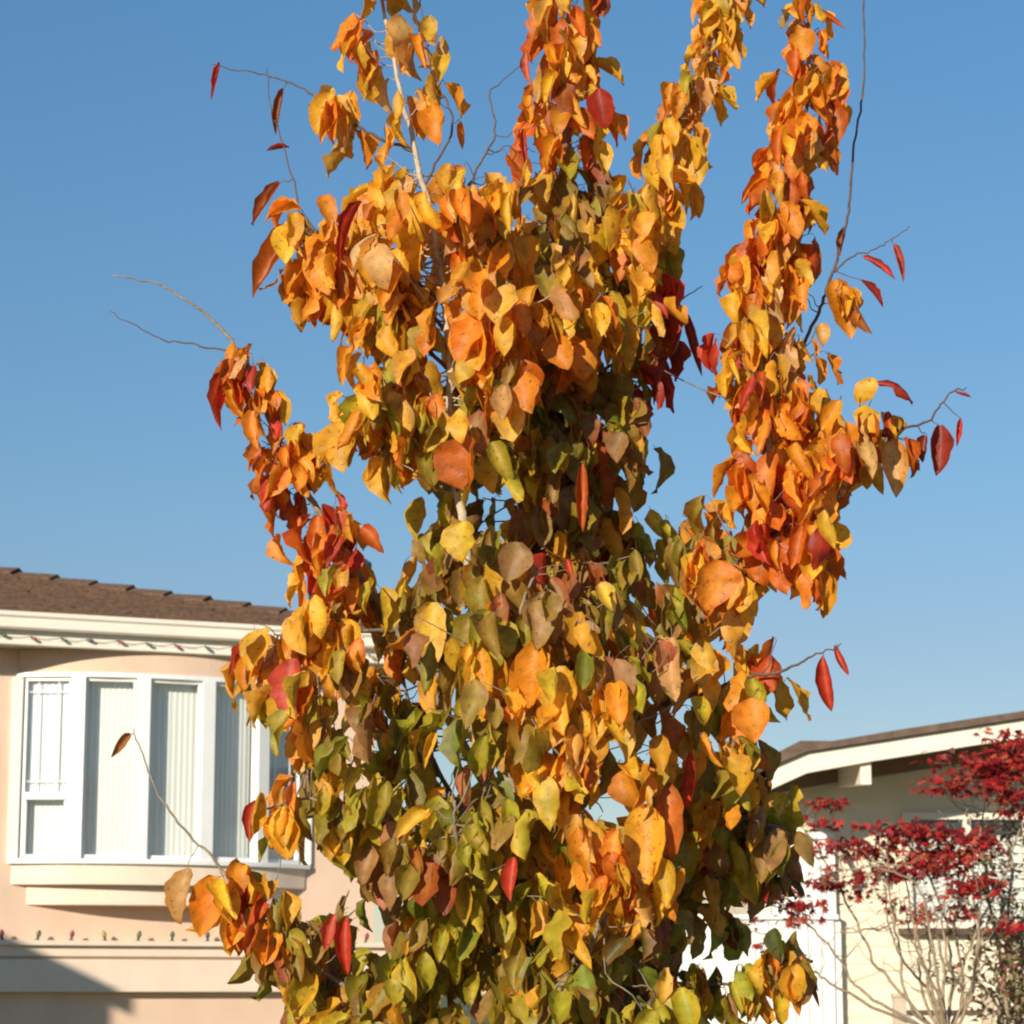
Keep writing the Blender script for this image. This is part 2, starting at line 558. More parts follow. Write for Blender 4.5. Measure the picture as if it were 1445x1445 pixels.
for i, (ff, x0, x1, y0, y1) in enumerate(panes):
    spans = [(y0, y1)] if i not in (0, 4) else [(y0, 4.16), (4.21, y1)]
    for s0, s1 in spans:
        pm = MB()
        pm.add([ff(x0, -.035, s0), ff(x1, -.035, s0), ff(x1, -.035, s1), ff(x0, -.035, s1)], [(0, 1, 2, 3)])
        pm.build("pane", M["glassblue"] if i == 4 else M["glass"], bw)
    if i < 4 or True:
        bm_ = MB()       # pleated vertical blind hanging behind the pane
        dd = -.125 if i not in (0, 4) else -.12
        n = 9
        xs0, xs1 = x0 - .02, x1 + .02
        row = []
        for k in range(n * 4 + 1):
            uu = xs0 + (xs1 - xs0) * k / (n * 4)
            row.append((uu, dd + (.0035 * math.sin(k * math.pi / 2 + .5))))
        zt = y1 + .02
        vs = [ff(a_, b_, y0 - .02) for a_, b_ in row] + [ff(a_, b_, zt) for a_, b_ in row]
        m_ = len(row)
        bm_.add(vs, [(k, k + 1, m_ + k + 1, m_ + k) for k in range(m_ - 1)])
        bm_.build("blind", M["blind"], bw, True)
        if i == 0:       # added white sheet behind the upper left sash, standing for sun glare
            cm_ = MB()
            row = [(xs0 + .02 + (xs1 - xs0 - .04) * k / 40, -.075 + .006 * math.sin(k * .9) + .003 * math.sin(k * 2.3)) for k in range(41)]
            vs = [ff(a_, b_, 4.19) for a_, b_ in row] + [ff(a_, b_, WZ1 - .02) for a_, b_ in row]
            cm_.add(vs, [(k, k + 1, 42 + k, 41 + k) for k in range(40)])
            cm_.build("glare_sheet", M["white"], bw, True)

# ------------------------------------------------------------------ string lights (one on the gutter board, one on the belt course)
def bulb_mesh(p, ax, colr, parent, s=1.0):
    b = MB()
    ax = np.array(ax, float)
    ax /= np.linalg.norm(ax)
    b.tube([p + ax * q * s for q in (.028, .034, .05, .068, .08, .086)], [r * s for r in (.011, .018, .022, .017, .008, .002)], 10)
    o = b.build("bulb", M["bulb_" + colr], parent, True)
    c = MB()
    c.tube([p + ax * q * s for q in (-.004, .03)], [.012 * s, .013 * s], 8)
    c.build("socket", M["wire"], o, True)

def string_light(label, pts, colours, axf, bs):
    s = empty("string_light", tuple(pts[0]), label, "string light")
    w = MB()
    line = []
    for a_, b_ in zip(pts[:-1], pts[1:]):
        for k in range(6):
            t = k / 6
            q = a_ * (1 - t) + b_ * t
            line.append(q + np.array([0, 0, -.018 * math.sin(math.pi * t)]))
    line.append(pts[-1])
    w.tube(line, [.0035] * len(line), 5)
    w.build("wire", M["wire"], s)
    for p, c in zip(pts, colours):
        bulb_mesh(p, axf(), c, s, bs)
pts = [HL(-2.0 + .245 * k + random.uniform(-.02, .02), EAVE - .003, 5.455 + random.uniform(-.006, .006)) for k in range(18)]
string_light("string of small coloured bulbs along the eave under the gutter", pts, [random.choice(["amber", "green", "red", "green", "blue"]) for _ in pts],
             lambda: HL.e * random.uniform(.6, 1) + HL.n * .35 + np.array([0, 0, random.uniform(-.7, -.1)]), .72)
pts = [HL(-1.62 + .285 * k + random.uniform(-.015, .015), .10, 3.02) for k in range(13)]
string_light("string of coloured bulbs standing on the ledge below the bow window", pts,
             ["green", "red", "green", "red", "amber", "green", "green", "blue", "red", "green", "amber", "green", "red"],
             lambda: np.array([random.uniform(-.25, .25), random.uniform(-.2, .2), 1.0]), .95)

# ------------------------------------------------------------------ garage beyond the left edge: its gable throws the shade on the stucco wall
sun_l = np.array([np.array(SUN) @ HL.e, np.array(SUN) @ HL.n, SUN[2]])
DG = 5.0
def lift(u, d, z):
    t = (DG - d) / sun_l[1]
    return u + sun_l[0] * t, z + sun_l[2] * t
g1 = lift(-1.333, .105, 3.064)
g2 = lift(-.335, .105, 2.608)
sl = (g2[1] - g1[1]) / (g2[0] - g1[0])
ge = lift(-.20, 0, 2.43)
ue, uw = ge[0], ge[0] - .13
gar = empty("garage", tuple(HL(uw - 4, 1.5, GZ)), "cream gabled garage beside the peach stucco house", "garage")
def rz(u):
    return g1[1] + sl * (u - g1[0])
ur = uw - 4.0
ul = ur - (ue - ur)
w = MB()
for d0, d1 in ((-3.5, -3.34), (DG - .2, DG - .04)):
    poly = [(2 * ur - uw, GZ), (uw, GZ), (uw, rz(uw) - .16), (ur, rz(ur) - .16), (2 * ur - uw, rz(uw) - .16)]
    w.prism([HL(u, d0, z) for u, z in poly], [HL(u, d1, z) for u, z in poly])
w.box(HL, uw - .16, uw, -3.34, DG - .2, GZ, rz(uw) - .17)
w.box(HL, 2 * ur - uw, 2 * ur - uw + .16, -3.34, DG - .2, GZ, rz(uw) - .17)
w.build("wall", M["siding"], gar)
w = MB()
poly = [(ue, rz(ue)), (ur, rz(ur)), (2 * ur - ue, rz(ue)), (2 * ur - ue, rz(ue) - .15), (ur, rz(ur) - .15), (ue, rz(ue) - .15)]
w.prism([HL(u, -4, z) for u, z in poly], [HL(u, DG, z) for u, z in poly])
w.build("roof", M["roof"], gar)
w = MB()
for k in range(4):
    w.box(HL, ur - 1.3, ur + 1.3, DG - .04, DG - .005, GZ + .02 + k * .52, GZ + .50 + k * .52)
w.build("door", M["door"], gar, bevel=.01)

# ------------------------------------------------------------------ right house
HR = frame((2.59, 20.0), 3)
rh = empty("ranch_house", tuple(HR(1.5, -1.1, GZ)), "cream house with wide white gable fascia and a projecting roof beam", "house")
FT = [(-.625, 4.284), (-.345, 4.404), (.006, 4.460), (1.361, 4.674), (4.6, 5.18)]
FB = [(-.635, 4.111), (-.332, 4.247), (.184, 4.341), (.946, 4.462), (4.6, 5.03)]
RT = [(-.67, 4.348), (-.387, 4.491), (-.141, 4.490), (.394, 4.582), (1.363, 4.732), (4.6, 5.245)]
OV = -1.10
def strip_prism(mb, top_, bot_, d0, d1):
    for (a_, b_), (c, d) in zip(zip(top_[:-1], top_[1:]), zip(bot_[:-1], bot_[1:])):
        poly = [c, d, b_, a_]
        mb.prism([HR(u, d0, z) for u, z in poly], [HR(u, d1, z) for u, z in poly])
w = MB()
poly = FT + FB[::-1]
w.prism([HR(u, -.045, z) for u, z in poly], [HR(u, 0, z) for u, z in poly])
poly = [(9.2 - u, z) for u, z in poly]
w.prism([HR(u, -.045, z) for u, z in poly], [HR(u, 0, z) for u, z in poly])
w.build("fascia", M["fascia"], rh, bevel=.006)
w = MB()
poly = RT + [(4.6, 5.183), (1.361, 4.677), (.006, 4.463), (-.345, 4.407), (-.67, 4.268)]
w.prism([HR(u, -8, z) for u, z in poly], [HR(u, .05, z) for u, z in poly])
poly = [(9.2 - u, z) for u, z in poly]
w.prism([HR(u, -8, z) for u, z in poly], [HR(u, .05, z) for u, z in poly])
rr = w.build("roof", M["roofedge"], rh)
w = MB()   # soffit boards under the overhang
sb = [(-.61, 4.20), (-.345, 4.335), (.006, 4.40), (1.361, 4.605), (4.6, 5.09)]
stp = [(u, z + .03) for u, z in sb]
poly = stp + sb[::-1]
w.prism([HR(u, -8, z) for u, z in poly], [HR(u, -.05, z) for u, z in poly])
w.build("soffit", M["brownsoffit"], rh)
# lap siding front wall
def gz_top(u):
    for (a_, za), (c, zc) in zip(sb[:-1], sb[1:]):
        if a_ <= u <= c:
            return za + (zc - za) * (u - a_) / (c - a_)
    return 4.2
w = MB()
z = GZ
xs = [-.50, -.345, .006, .6, 1.361, 2.5, 4.6]
while z < 5.05:
    z1 = z + .14
    for a_, b_ in zip(xs[:-1], xs[1:]):
        ta, tb = gz_top(a_), gz_top(b_)
        if z >= max(ta, tb):
            continue
        za, zb = min(z1, max(ta, z + .001)), min(z1, max(tb, z + .001))
        q = [HR(a_, OV + .013, z), HR(b_, OV + .013, z), HR(b_, OV + .004, zb), HR(a_, OV + .004, za), HR(a_, OV, z), HR(b_, OV, z)]
        w.add(q, [(0, 1, 2, 3), (4, 5, 1, 0)])
    z = z1
w.box(HR, 4.6, 9.6, OV - .1, OV, GZ, 4.3)
w.box(HR, -.50, -.4, -8, OV - .1, GZ, 4.18)
w.box(HR, 9.5, 9.6, -8, OV - .1, GZ, 4.2)
w.box(HR, -.50, 4.6, OV - .1, OV - .004, GZ, 4.18)
w.build("wall", M["siding"], rh)
w = MB()
w.box(HR, -.56, -.47, OV - .02, OV + .045, GZ, 4.17)
w.build("corner_board", M["siding"], rh, bevel=.004)
w = MB()     # white side door under the low end of the roof
for a_, b_, z0, z1, dd in ((-.40, -.02, GZ + .1, 3.80, .03), (-.36, -.22, 1.3, 2.3, .045), (-.20, -.06, 1.3, 2.3, .045), (-.36, -.22, 2.5, 3.6, .045), (-.20, -.06, 2.5, 3.6, .045)):
    w.box(HR, a_, b_, OV + .018, OV + .018 + dd, z0, z1)
dr = w.build("door", M["fence"], rh, bevel=.006)
w = MB()
w.box(HR, -.46, -.405, OV + .018, OV + .08, GZ, 3.86)
w.box(HR, -.015, .05, OV + .018, OV + .08, GZ, 3.86)
w.box(HR, -.405, -.015, OV + .018, OV + .08, 3.805, 3.86)
w.build("frame", M["fence"], dr, bevel=.005)
w = MB()      # brown frieze boards closing the wall under the roof
for a_, b_ in zip(xs[:-1], xs[1:]):
    ta, tb = gz_top(a_), gz_top(b_)
    lo = [HR(a_ + .001, OV + .02, ta - .15), HR(b_, OV + .02, tb - .15), HR(b_, OV + .02, tb - .003), HR(a_ + .001, OV + .02, ta - .003)]
    w.prism(lo, [q + HR.n * .03 for q in lo])
w.build("frieze", M["brownsoffit"], rh)
# roof beam carrying the overhang
def beam(u):
    w = MB()
    zt = gz_top(u) - .004
    w.prism([HR(q, OV + .0, zz) for q, zz in ((u - .042, zt - .19), (u + .042, zt - .19), (u + .042, zt), (u - .042, zt))],
            [HR(q, -.055, zz) for q, zz in ((u - .042, zt - .25), (u + .042, zt - .25), (u + .042, zt), (u - .042, zt))])
    w.build("roof_beam", M["fascia"], rh, bevel=.005)
beam(.132)
beam(2.3)
# gutter outlet and elbow
q0 = [at(1099, 1122, 19.75), at(1101, 1148, 19.75), at(1106, 1153, 19.78), at(1120, 1155, 19.9), at(1144, 1156, 20.5)]
w = MB()
w.tube(q0, [.024] * 5, 8)
w.build("downspout", M["white"], rh, True)
# window with cream blind
wu0, wu1, wz0, wz1 = .60, 1.65, 3.10, 4.02
w = MB()
w.box(HR, wu0 - .0, wu1, OV + .028, OV + .085, wz1 - .055, wz1)
w.box(HR, wu0, wu1, OV + .028, OV + .085, wz0, wz0 + .05)
w.box(HR, wu0, wu0 + .07, OV + .028, OV + .082, wz0 + .05, wz1 - .055)
w.box(HR, wu1 - .07, wu1, OV + .028, OV + .082, wz0 + .05, wz1 - .055)
w.box(HR, (wu0 + wu1) / 2 - .03, (wu0 + wu1) / 2 + .03, OV + .028, OV + .08, wz0 + .05, wz1 - .055)
wi = w.build("window", M["fascia"], rh, bevel=.004)
w = MB()
w.box(HR, wu0 - .05, wu1 + .05, OV + .028, OV + .12, wz0 - .05, wz0 - .002)
w.build("sill", M["rail"], wi, bevel=.004)
w = MB()
w.box(HR, wu0 + .07, wu1 - .07, OV + .028, OV + .034, wz1 - .17, wz1 - .055)
w.build("room_shade_strip", M["dark"], wi)  # dark strip above the blind, painted in for the room's shade
w = MB()
for k in range(22):
    zz = wz0 + .055 + k * .0305
    w.box(HR, wu0 + .075, wu1 - .075, OV + .030, OV + .040, zz, zz + .026)
w.build("blind", M["blind"], wi)
w = MB()
w.add([HR(wu0 + .07, OV + .055, wz0 + .05), HR(wu1 - .07, OV + .055, wz0 + .05), HR(wu1 - .07, OV + .055, wz1 - .055), HR(wu0 + .07, OV + .055, wz1 - .055)], [(0, 1, 2, 3)])
w.build("pane", M["glass"], wi)
# porch railing in front of the right house
pr = empty("porch_railing", tuple(HR(1.0, -.2, GZ)), "brown topped porch railing low in front of the cream house", "railing")
w = MB()
w.box(HR, .40, 2.6, -.23, -.15, 2.425, 2.465)
w.build("top_rail", M["rail"], pr, bevel=.006)
w = MB()
w.box(HR, .40, 2.6, -.215, -.165, GZ + .12, GZ + .18)
w.build("bottom_rail", M["fascia"], pr, bevel=.004)
for k in range(15):
    w = MB()
    u = .47 + k * .15
    w.box(HR, u - .02, u + .02, -.21, -.17, GZ + .18, 2.425)
    w.build("baluster", M["fascia"], pr)
for u in (.37, 1.05, 2.63):
    w = MB()
    w.box(HR, u - .045, u + .045, -.245, -.145, GZ, 2.56)
    w.box(HR, u - .055, u + .055, -.255, -.135, 2.56, 2.59)
    w.build("post", M["soffit"], pr, bevel=.004)

# white board fence between the houses
FN = lambda u, d, z: HR(u + .035, OV + .125 + d, z)
fc = empty("board_fence", tuple(FN(-.6, 0, GZ)), "tall white board fence beside the cream house, mostly behind the tree", "fence")
w = MB()
FL = -1.27
n = int(-FL / .105)
for k in range(n):
    u = FL + k * .105
    w.box(FN, u, u + .099, -.02, .0, GZ + .04, 3.16 + random.uniform(-.004, .004))
w.build("boards", M["fence"], fc, bevel=.003)
w = MB()
w.box(FN, FL - .03, .02, -.05, .03, 3.166, 3.205)
w.build("top_rail", M["fence"], fc, bevel=.004)
for u in (FL - .05, .0):
    w = MB()
    w.box(FN, u - .045, u + .045, -.098 if u > -.5 else -.115, -.022 if u > -.5 else .02, GZ, 3.165)
    w.build("post", M["fence"], fc, bevel=.004)

# ------------------------------------------------------------------ leaves
class Leaves:
    def __init__(s):
        s.V, s.F, s.C, s.UV = [], [], [], []
        s.n = 0
    def count(s):
        return len(s.V)
    def blade(s, base, L, N, length, width, c_mid, c_edge, curl=.5, roll=.6, wave=.1, rows=9, cols=5, ph=0.0, twist=0.0):
        L = L / np.linalg.norm(L)
        N = N - L * (N @ L)
        nn = np.linalg.norm(N)
        if nn < 1e-3:
            N = np.array([0, -1.0, 0]) - L * (-L[1])
            nn = np.linalg.norm(N)
        N = N / nn
        S = np.cross(L, N)
        v = np.linspace(0, 1, rows)
        sp = np.linspace(-1, 1, cols)
        pa, pb = rng.uniform(.46, .72), rng.uniform(.66, 1.0)
        vm = pa / (pa + pb)
        wv = width * .5 * (np.power(np.clip(v, .012, 1), pa) * np.power(np.clip(1 - v, .0, 1), pb)) / (vm ** pa * (1 - vm) ** pb)
        wv = wv * (1 + np.concatenate([[0], rng.normal(0, .045, rows - 2), [0]]))
        th = curl * (v - .15) ** 1 * 1.0
        ds = length / (rows - 1)
        y = np.concatenate([[0], np.cumsum(np.cos(th[:-1]) * ds)])
        zc = np.concatenate([[0], np.cumsum(-np.sin(th[:-1]) * ds)])
        SS, VV = np.meshgrid(sp, v)
        W = wv[:, None]
        rl = roll
        x = W * np.sin(rl * SS) / rl
        zz = W * (np.abs(np.sin(rl * SS * .9)) * .35 + (1 - np.cos(rl * SS)) / rl)
        zz = zz + wave * width * np.abs(SS) ** 1.5 * np.sin(VV * 9.0 + ph + SS * 1.3)
        zz = zz + width * .05 * np.sin(VV * 21.0 + ph * 3) * np.sign(SS) * np.abs(SS) ** 1.2 + rng.normal(0, .018 * width, SS.shape)
        x = x * (1 + rng.normal(0, .12) * SS) + rng.uniform(-.06, .06) * length * np.sin(VV * 3 + ph)
        tw = twist * VV
        x2 = x * np.cos(tw) - zz * np.sin(tw)
        z2 = x * np.sin(tw) + zz * np.cos(tw)
        P = base + x2[..., None] * S + (y[:, None, None]) * L + (zc[:, None] + z2)[..., None] * N
        e = np.clip(np.abs(SS) * .75 + np.abs(VV - .45) * .6 - .22 + rng.normal(0, .10, SS.shape), 0, 1)[..., None]
        C = np.array(c_mid) * (1 - e) + np.array(c_edge) * e
        s.V.append(P.reshape(-1, 3))
        s.C.append(C.reshape(-1, 3))
        s.UV.append(np.stack([SS * .5 + .5, VV], -1).reshape(-1, 2))
        idx = np.arange(rows * cols).reshape(rows, cols) + s.n
        s.F.append(np.stack([idx[:-1, :-1], idx[:-1, 1:], idx[1:, 1:], idx[1:, :-1]], -1).reshape(-1, 4))
        s.n += rows * cols
    def star(s, base, L, N, size, c):
        # small palmate leaf: seven lobes
        L = L / np.linalg.norm(L)
        N = N - L * (N @ L)
        N = N / (np.linalg.norm(N) + 1e-6)
        S = np.cross(L, N)
        vs = [base]
        uv = [(0.5, 0)]
        for k in range(5):
            a = (k - 2) * .62
            r = size * (1 - .13 * abs(k - 2))
            dirv = L * math.cos(a) + S * math.sin(a)
            per = -L * math.sin(a) + S * math.cos(a)
            dr = -N * r * .22
            vs += [base + dirv * r * .42 - per * r * .17, base + dirv * r + dr, base + dirv * r * .42 + per * r * .17]
            uv += [(.3, .4), (.5, 1), (.7, .4)]
        i0 = s.n
        fs = []
        for k in range(5):
            q = i0 + 1 + 3 * k
            fs.append((i0, q, q + 1, q + 2))
        s.V.append(np.array(vs))
        s.C.append(np.array([c] * len(vs)) * rng.uniform(.85, 1.12, (len(vs), 1)))
        s.UV.append(np.array(uv))
        s.F.append(np.array(fs))
        s.n += len(vs)
    def build(s, name, m, parent, smooth=True):
        if not s.V:
            return None
        V = np.concatenate(s.V) - root_loc(parent)
        F = np.concatenate(s.F)
        C = np.concatenate(s.C)
        UV = np.concatenate(s.UV)
        me = bpy.data.meshes.new(name)
        me.vertices.add(len(V))
        me.vertices.foreach_set("co", V.ravel())
        me.loops.add(len(F) * 4)
        me.loops.foreach_set("vertex_index", F.ravel().astype(np.int32))
        me.polygons.add(len(F))
        me.polygons.foreach_set("loop_start", np.arange(0, len(F) * 4, 4, dtype=np.int32))
        me.polygons.foreach_set("loop_total", np.full(len(F), 4, dtype=np.int32))
        if smooth:
            me.polygons.foreach_set("use_smooth", np.ones(len(F), dtype=bool))
        me.update(calc_edges=True)
        at_ = me.color_attributes.new("Col", 'FLOAT_COLOR', 'POINT')
        at_.data.foreach_set("color", np.concatenate([np.clip(C, 0, 1), np.ones((len(C), 1))], 1).ravel())
        ul_ = me.uv_layers.new(name="UVMap")
        ul_.data.foreach_set("uv", UV[F.ravel()].ravel())
        me.materials.append(m)
        me.validate()
        o = bpy.data.objects.new(name, me)
        COL.objects.link(o)
        o.parent = parent
        return o

PAL = dict(
    gold=(.88, .47, .032), orange=(.88, .32, .018), dorange=(.70, .16, .011), tan=(.74, .42, .14), red=(.60, .05, .018), dred=(.36, .032, .016),
    pink=(.62, .10, .06), olive=(.36, .25, .026), green=(.22, .26, .022), ygreen=(.54, .42, .03), brown=(.42, .22, .07), dgreen=(.085, .10, .014), rust=(.42, .11, .015))
EDGE = dict(gold=('orange', 'gold', 'gold', 'tan'), orange=('dorange', 'orange', 'gold', 'orange', 'red'), dorange=('red', 'dorange', 'rust'), tan=('orange', 'tan'), red=('dred', 'red'), dred=('dred', 'red'),
            pink=('red', 'tan'), olive=('brown', 'rust', 'olive', 'green'), green=('olive', 'green', 'ygreen'), ygreen=('gold', 'green', 'ygreen'), brown=('olive', 'brown', 'pink'), dgreen=('brown', 'dgreen', 'rust'), rust=('dred', 'rust', 'brown'))
ZP = dict(
    A=dict(gold=5, orange=2.6, tan=1.6, dorange=.4), B=dict(dorange=2, orange=3.5, gold=3, red=.4, rust=1), C=dict(gold=6, ygreen=1, orange=1.6, tan=.8), D=dict(orange=6, dorange=2, red=.6, pink=.4, gold=2, tan=.6),
    E=dict(orange=3.4, gold=4, dorange=.9, red=.25, tan=.7), F=dict(red=1, dorange=4, orange=4, gold=.8, pink=.3), G=dict(dred=3, red=1), H=dict(gold=3, ygreen=2, olive=1, orange=.6),
    I=dict(olive=4, gold=2.4, brown=1.2, ygreen=3, orange=.7), J=dict(olive=3, green=1, dgreen=1, brown=2, rust=.6, ygreen=2, gold=1), K=dict(brown=3, olive=3, rust=1, red=.3, green=.5, gold=1.4, ygreen=1), L=dict(ygreen=5, green=1.2, olive=2, gold=2),
    Mx=dict(gold=5, orange=2, ygreen=2, olive=.6), N=dict(dgreen=2, green=1, brown=3, olive=2, rust=1), O=dict(olive=4, ygreen=5, green=.8, gold=1, brown=1))
ANCH = [(560, 60, 'A'), (800, 60, 'B'), (800, 180, 'B'), (800, 280, 'I'), (1000, 60, 'C'), (930, 250, 'C'), (890, 350, 'H'), (860, 430, 'H'), (1150, 150, 'D'), (1090, 300, 'D'), (1080, 420, 'E'), (1050, 600, 'E'), (1100, 650, 'D'),
        (1130, 780, 'F'), (1210, 700, 'E'), (970, 470, 'G'), (330, 560, 'F'), (370, 640, 'F'), (450, 720, 'F'), (370, 780, 'E'), (480, 830, 'E'), (350, 930, 'E'), (440, 960, 'Mx'), (450, 440, 'A'), (620, 300, 'A'), (690, 420, 'A'),
        (550, 500, 'Mx'), (500, 630, 'Mx'), (600, 640, 'I'), (620, 720, 'I'), (700, 600, 'I'), (790, 480, 'E'), (800, 570, 'J'), (880, 590, 'K'), (930, 620, 'I'), (700, 760, 'K'), (800, 720, 'K'), (780, 850, 'K'), (650, 900, 'I'), (900, 760, 'O'),
        (900, 880, 'J'), (1000, 830, 'E'), (1020, 930, 'E'), (960, 1010, 'I'), (880, 1290, 'O'), (600, 1290, 'O'), (540, 1100, 'O'), (700, 1300, 'L'), (480, 1220, 'I'), (620, 940, 'I'), (690, 830, 'I'), (840, 800, 'K'), (820, 980, 'Mx'), (600, 1000, 'O'), (500, 1000, 'I'), (470, 1100, 'I'), (620, 1100, 'L'), (720, 1080, 'L'), (800, 1040, 'Mx'), (900, 1070, 'Mx'), (1060, 1010, 'Mx'), (1020, 1100, 'I'),
        (560, 1200, 'K'), (680, 1200, 'O'), (860, 1220, 'E'), (930, 1190, 'E'), (1000, 1180, 'I'), (1100, 1210, 'N'), (760, 1260, 'L'), (650, 1330, 'O'), (800, 1350, 'O'), (900, 1330, 'N'), (1020, 1310, 'N'), (440, 1430, 'O'), (390, 1350, 'I'),
        (300, 1270, 'E'), (600, 1420, 'O'), (1000, 1420, 'L'), (1130, 1390, 'Mx'), (400, 1170, 'Mx'), (480, 1330, 'I'), (560, 800, 'I'), (720, 940, 'Mx'), (740, 1400, 'O')]
AX = np.array([(a_[0], a_[1]) for a_ in ANCH], float)

def zone(P):
    px, py = proj(P)
    d = np.hypot(AX[:, 0] - px - rng.normal(0, 22), AX[:, 1] - py - rng.normal(0, 22))
    return ANCH[int(np.argmin(d))][2]

def pick(z):
    d = ZP[z]
    ks = list(d)
    ws = np.array([d[k] for k in ks])
    return ks[int(rng.choice(len(ks), p=ws / ws.sum()))]

def colours(k):
    j = 1 + rng.normal(0, .10)
    e = EDGE[k][int(rng.integers(len(EDGE[k])))]
    a = np.array(PAL[k]) * j * np.array([1, 1 + rng.normal(0, .10), 1])
    return a, np.array(PAL[e]) * j

TY = 6.6
S_M = TY / FPX          # metres per photo pixel at the tree

def put_leaf(LV, base, out, col=None, size=1.0, droop=1.0, rollx=1.0, Ldir=None, wood_mb=None):
    k = col or pick(zone(base))
    cm, ce = colours(k)
    pet = out * .5 + np.array([0, 0, rng.uniform(-.5, .4)]) + rng.normal(0, .25, 3)
    nb = base + pet / np.linalg.norm(pet) * rng.uniform(.010, .020)
    if wood_mb is not None:
        wood_mb.tube([base, (base + nb) / 2 + np.array([0, 0, .002]), nb], [.0010, .0008, .0008], 3)
    base = nb
    L = Ldir if Ldir is not None else np.array([0, 0, -1.0]) * droop + out * rng.uniform(.05, .5) + rng.normal(0, .24, 3)
    N = out * .8 + np.array([-.15, -.5, .35]) + rng.normal(0, .50, 3)
    ln = .111 * size * rng.uniform(.72, 1.18)
    red = k in ('red', 'dred', 'pink')
    roll = (rng.uniform(.5, 1.6) if rng.random() < .8 else rng.uniform(1.6, 2.3)) * rollx if not red else rng.uniform(1.2, 2.3)
    LV.blade(base, L, N, ln, ln * rng.uniform(.50, .74), cm, ce, curl=rng.normal(.4, .6), roll=max(.2, roll) * (1 if rng.random() < .8 else -1), wave=rng.uniform(.05, .16), ph=rng.uniform(0, 6), twist=rng.normal(0, .35))

# ------------------------------------------------------------------ the big tree
TB = np.array([.03, TY, GZ])
tree = empty("autumn_tree", tuple(TB), "young tree with large drooping orange, gold and green autumn leaves", "tree")

def spl(pts, n=8):
    pts = [np.asarray(q, float) for q in pts]
    P = [pts[0]] + pts + [pts[-1]]
    o = []
    for i in range(1, len(P) - 2):
        for k in range(n):
            t = k / n
            a_, b_, c, d = P[i - 1], P[i], P[i + 1], P[i + 2]
            o.append(.5 * (2 * b_ + (c - a_) * t + (2 * a_ - 5 * b_ + 4 * c - d) * t * t + (3 * b_ - a_ - 3 * c + d) * t ** 3))
    o.append(pts[-1])
    return o

def T(px, py, dy=0.0):
    return at(px, py, TY + dy)

trunk_pts = [TB + [0, 0, -.1], TB + [.0, 0, .5], T(745, 1445), T(742, 1200, .03), T(745, 1000, .02), T(760, 800, .0), T(778, 620, .02), T(790, 480, .0), T(788, 340, .02), T(797, 200, .0), T(800, 80, .0), T(806, -60, .02), T(812, -170, .02)]
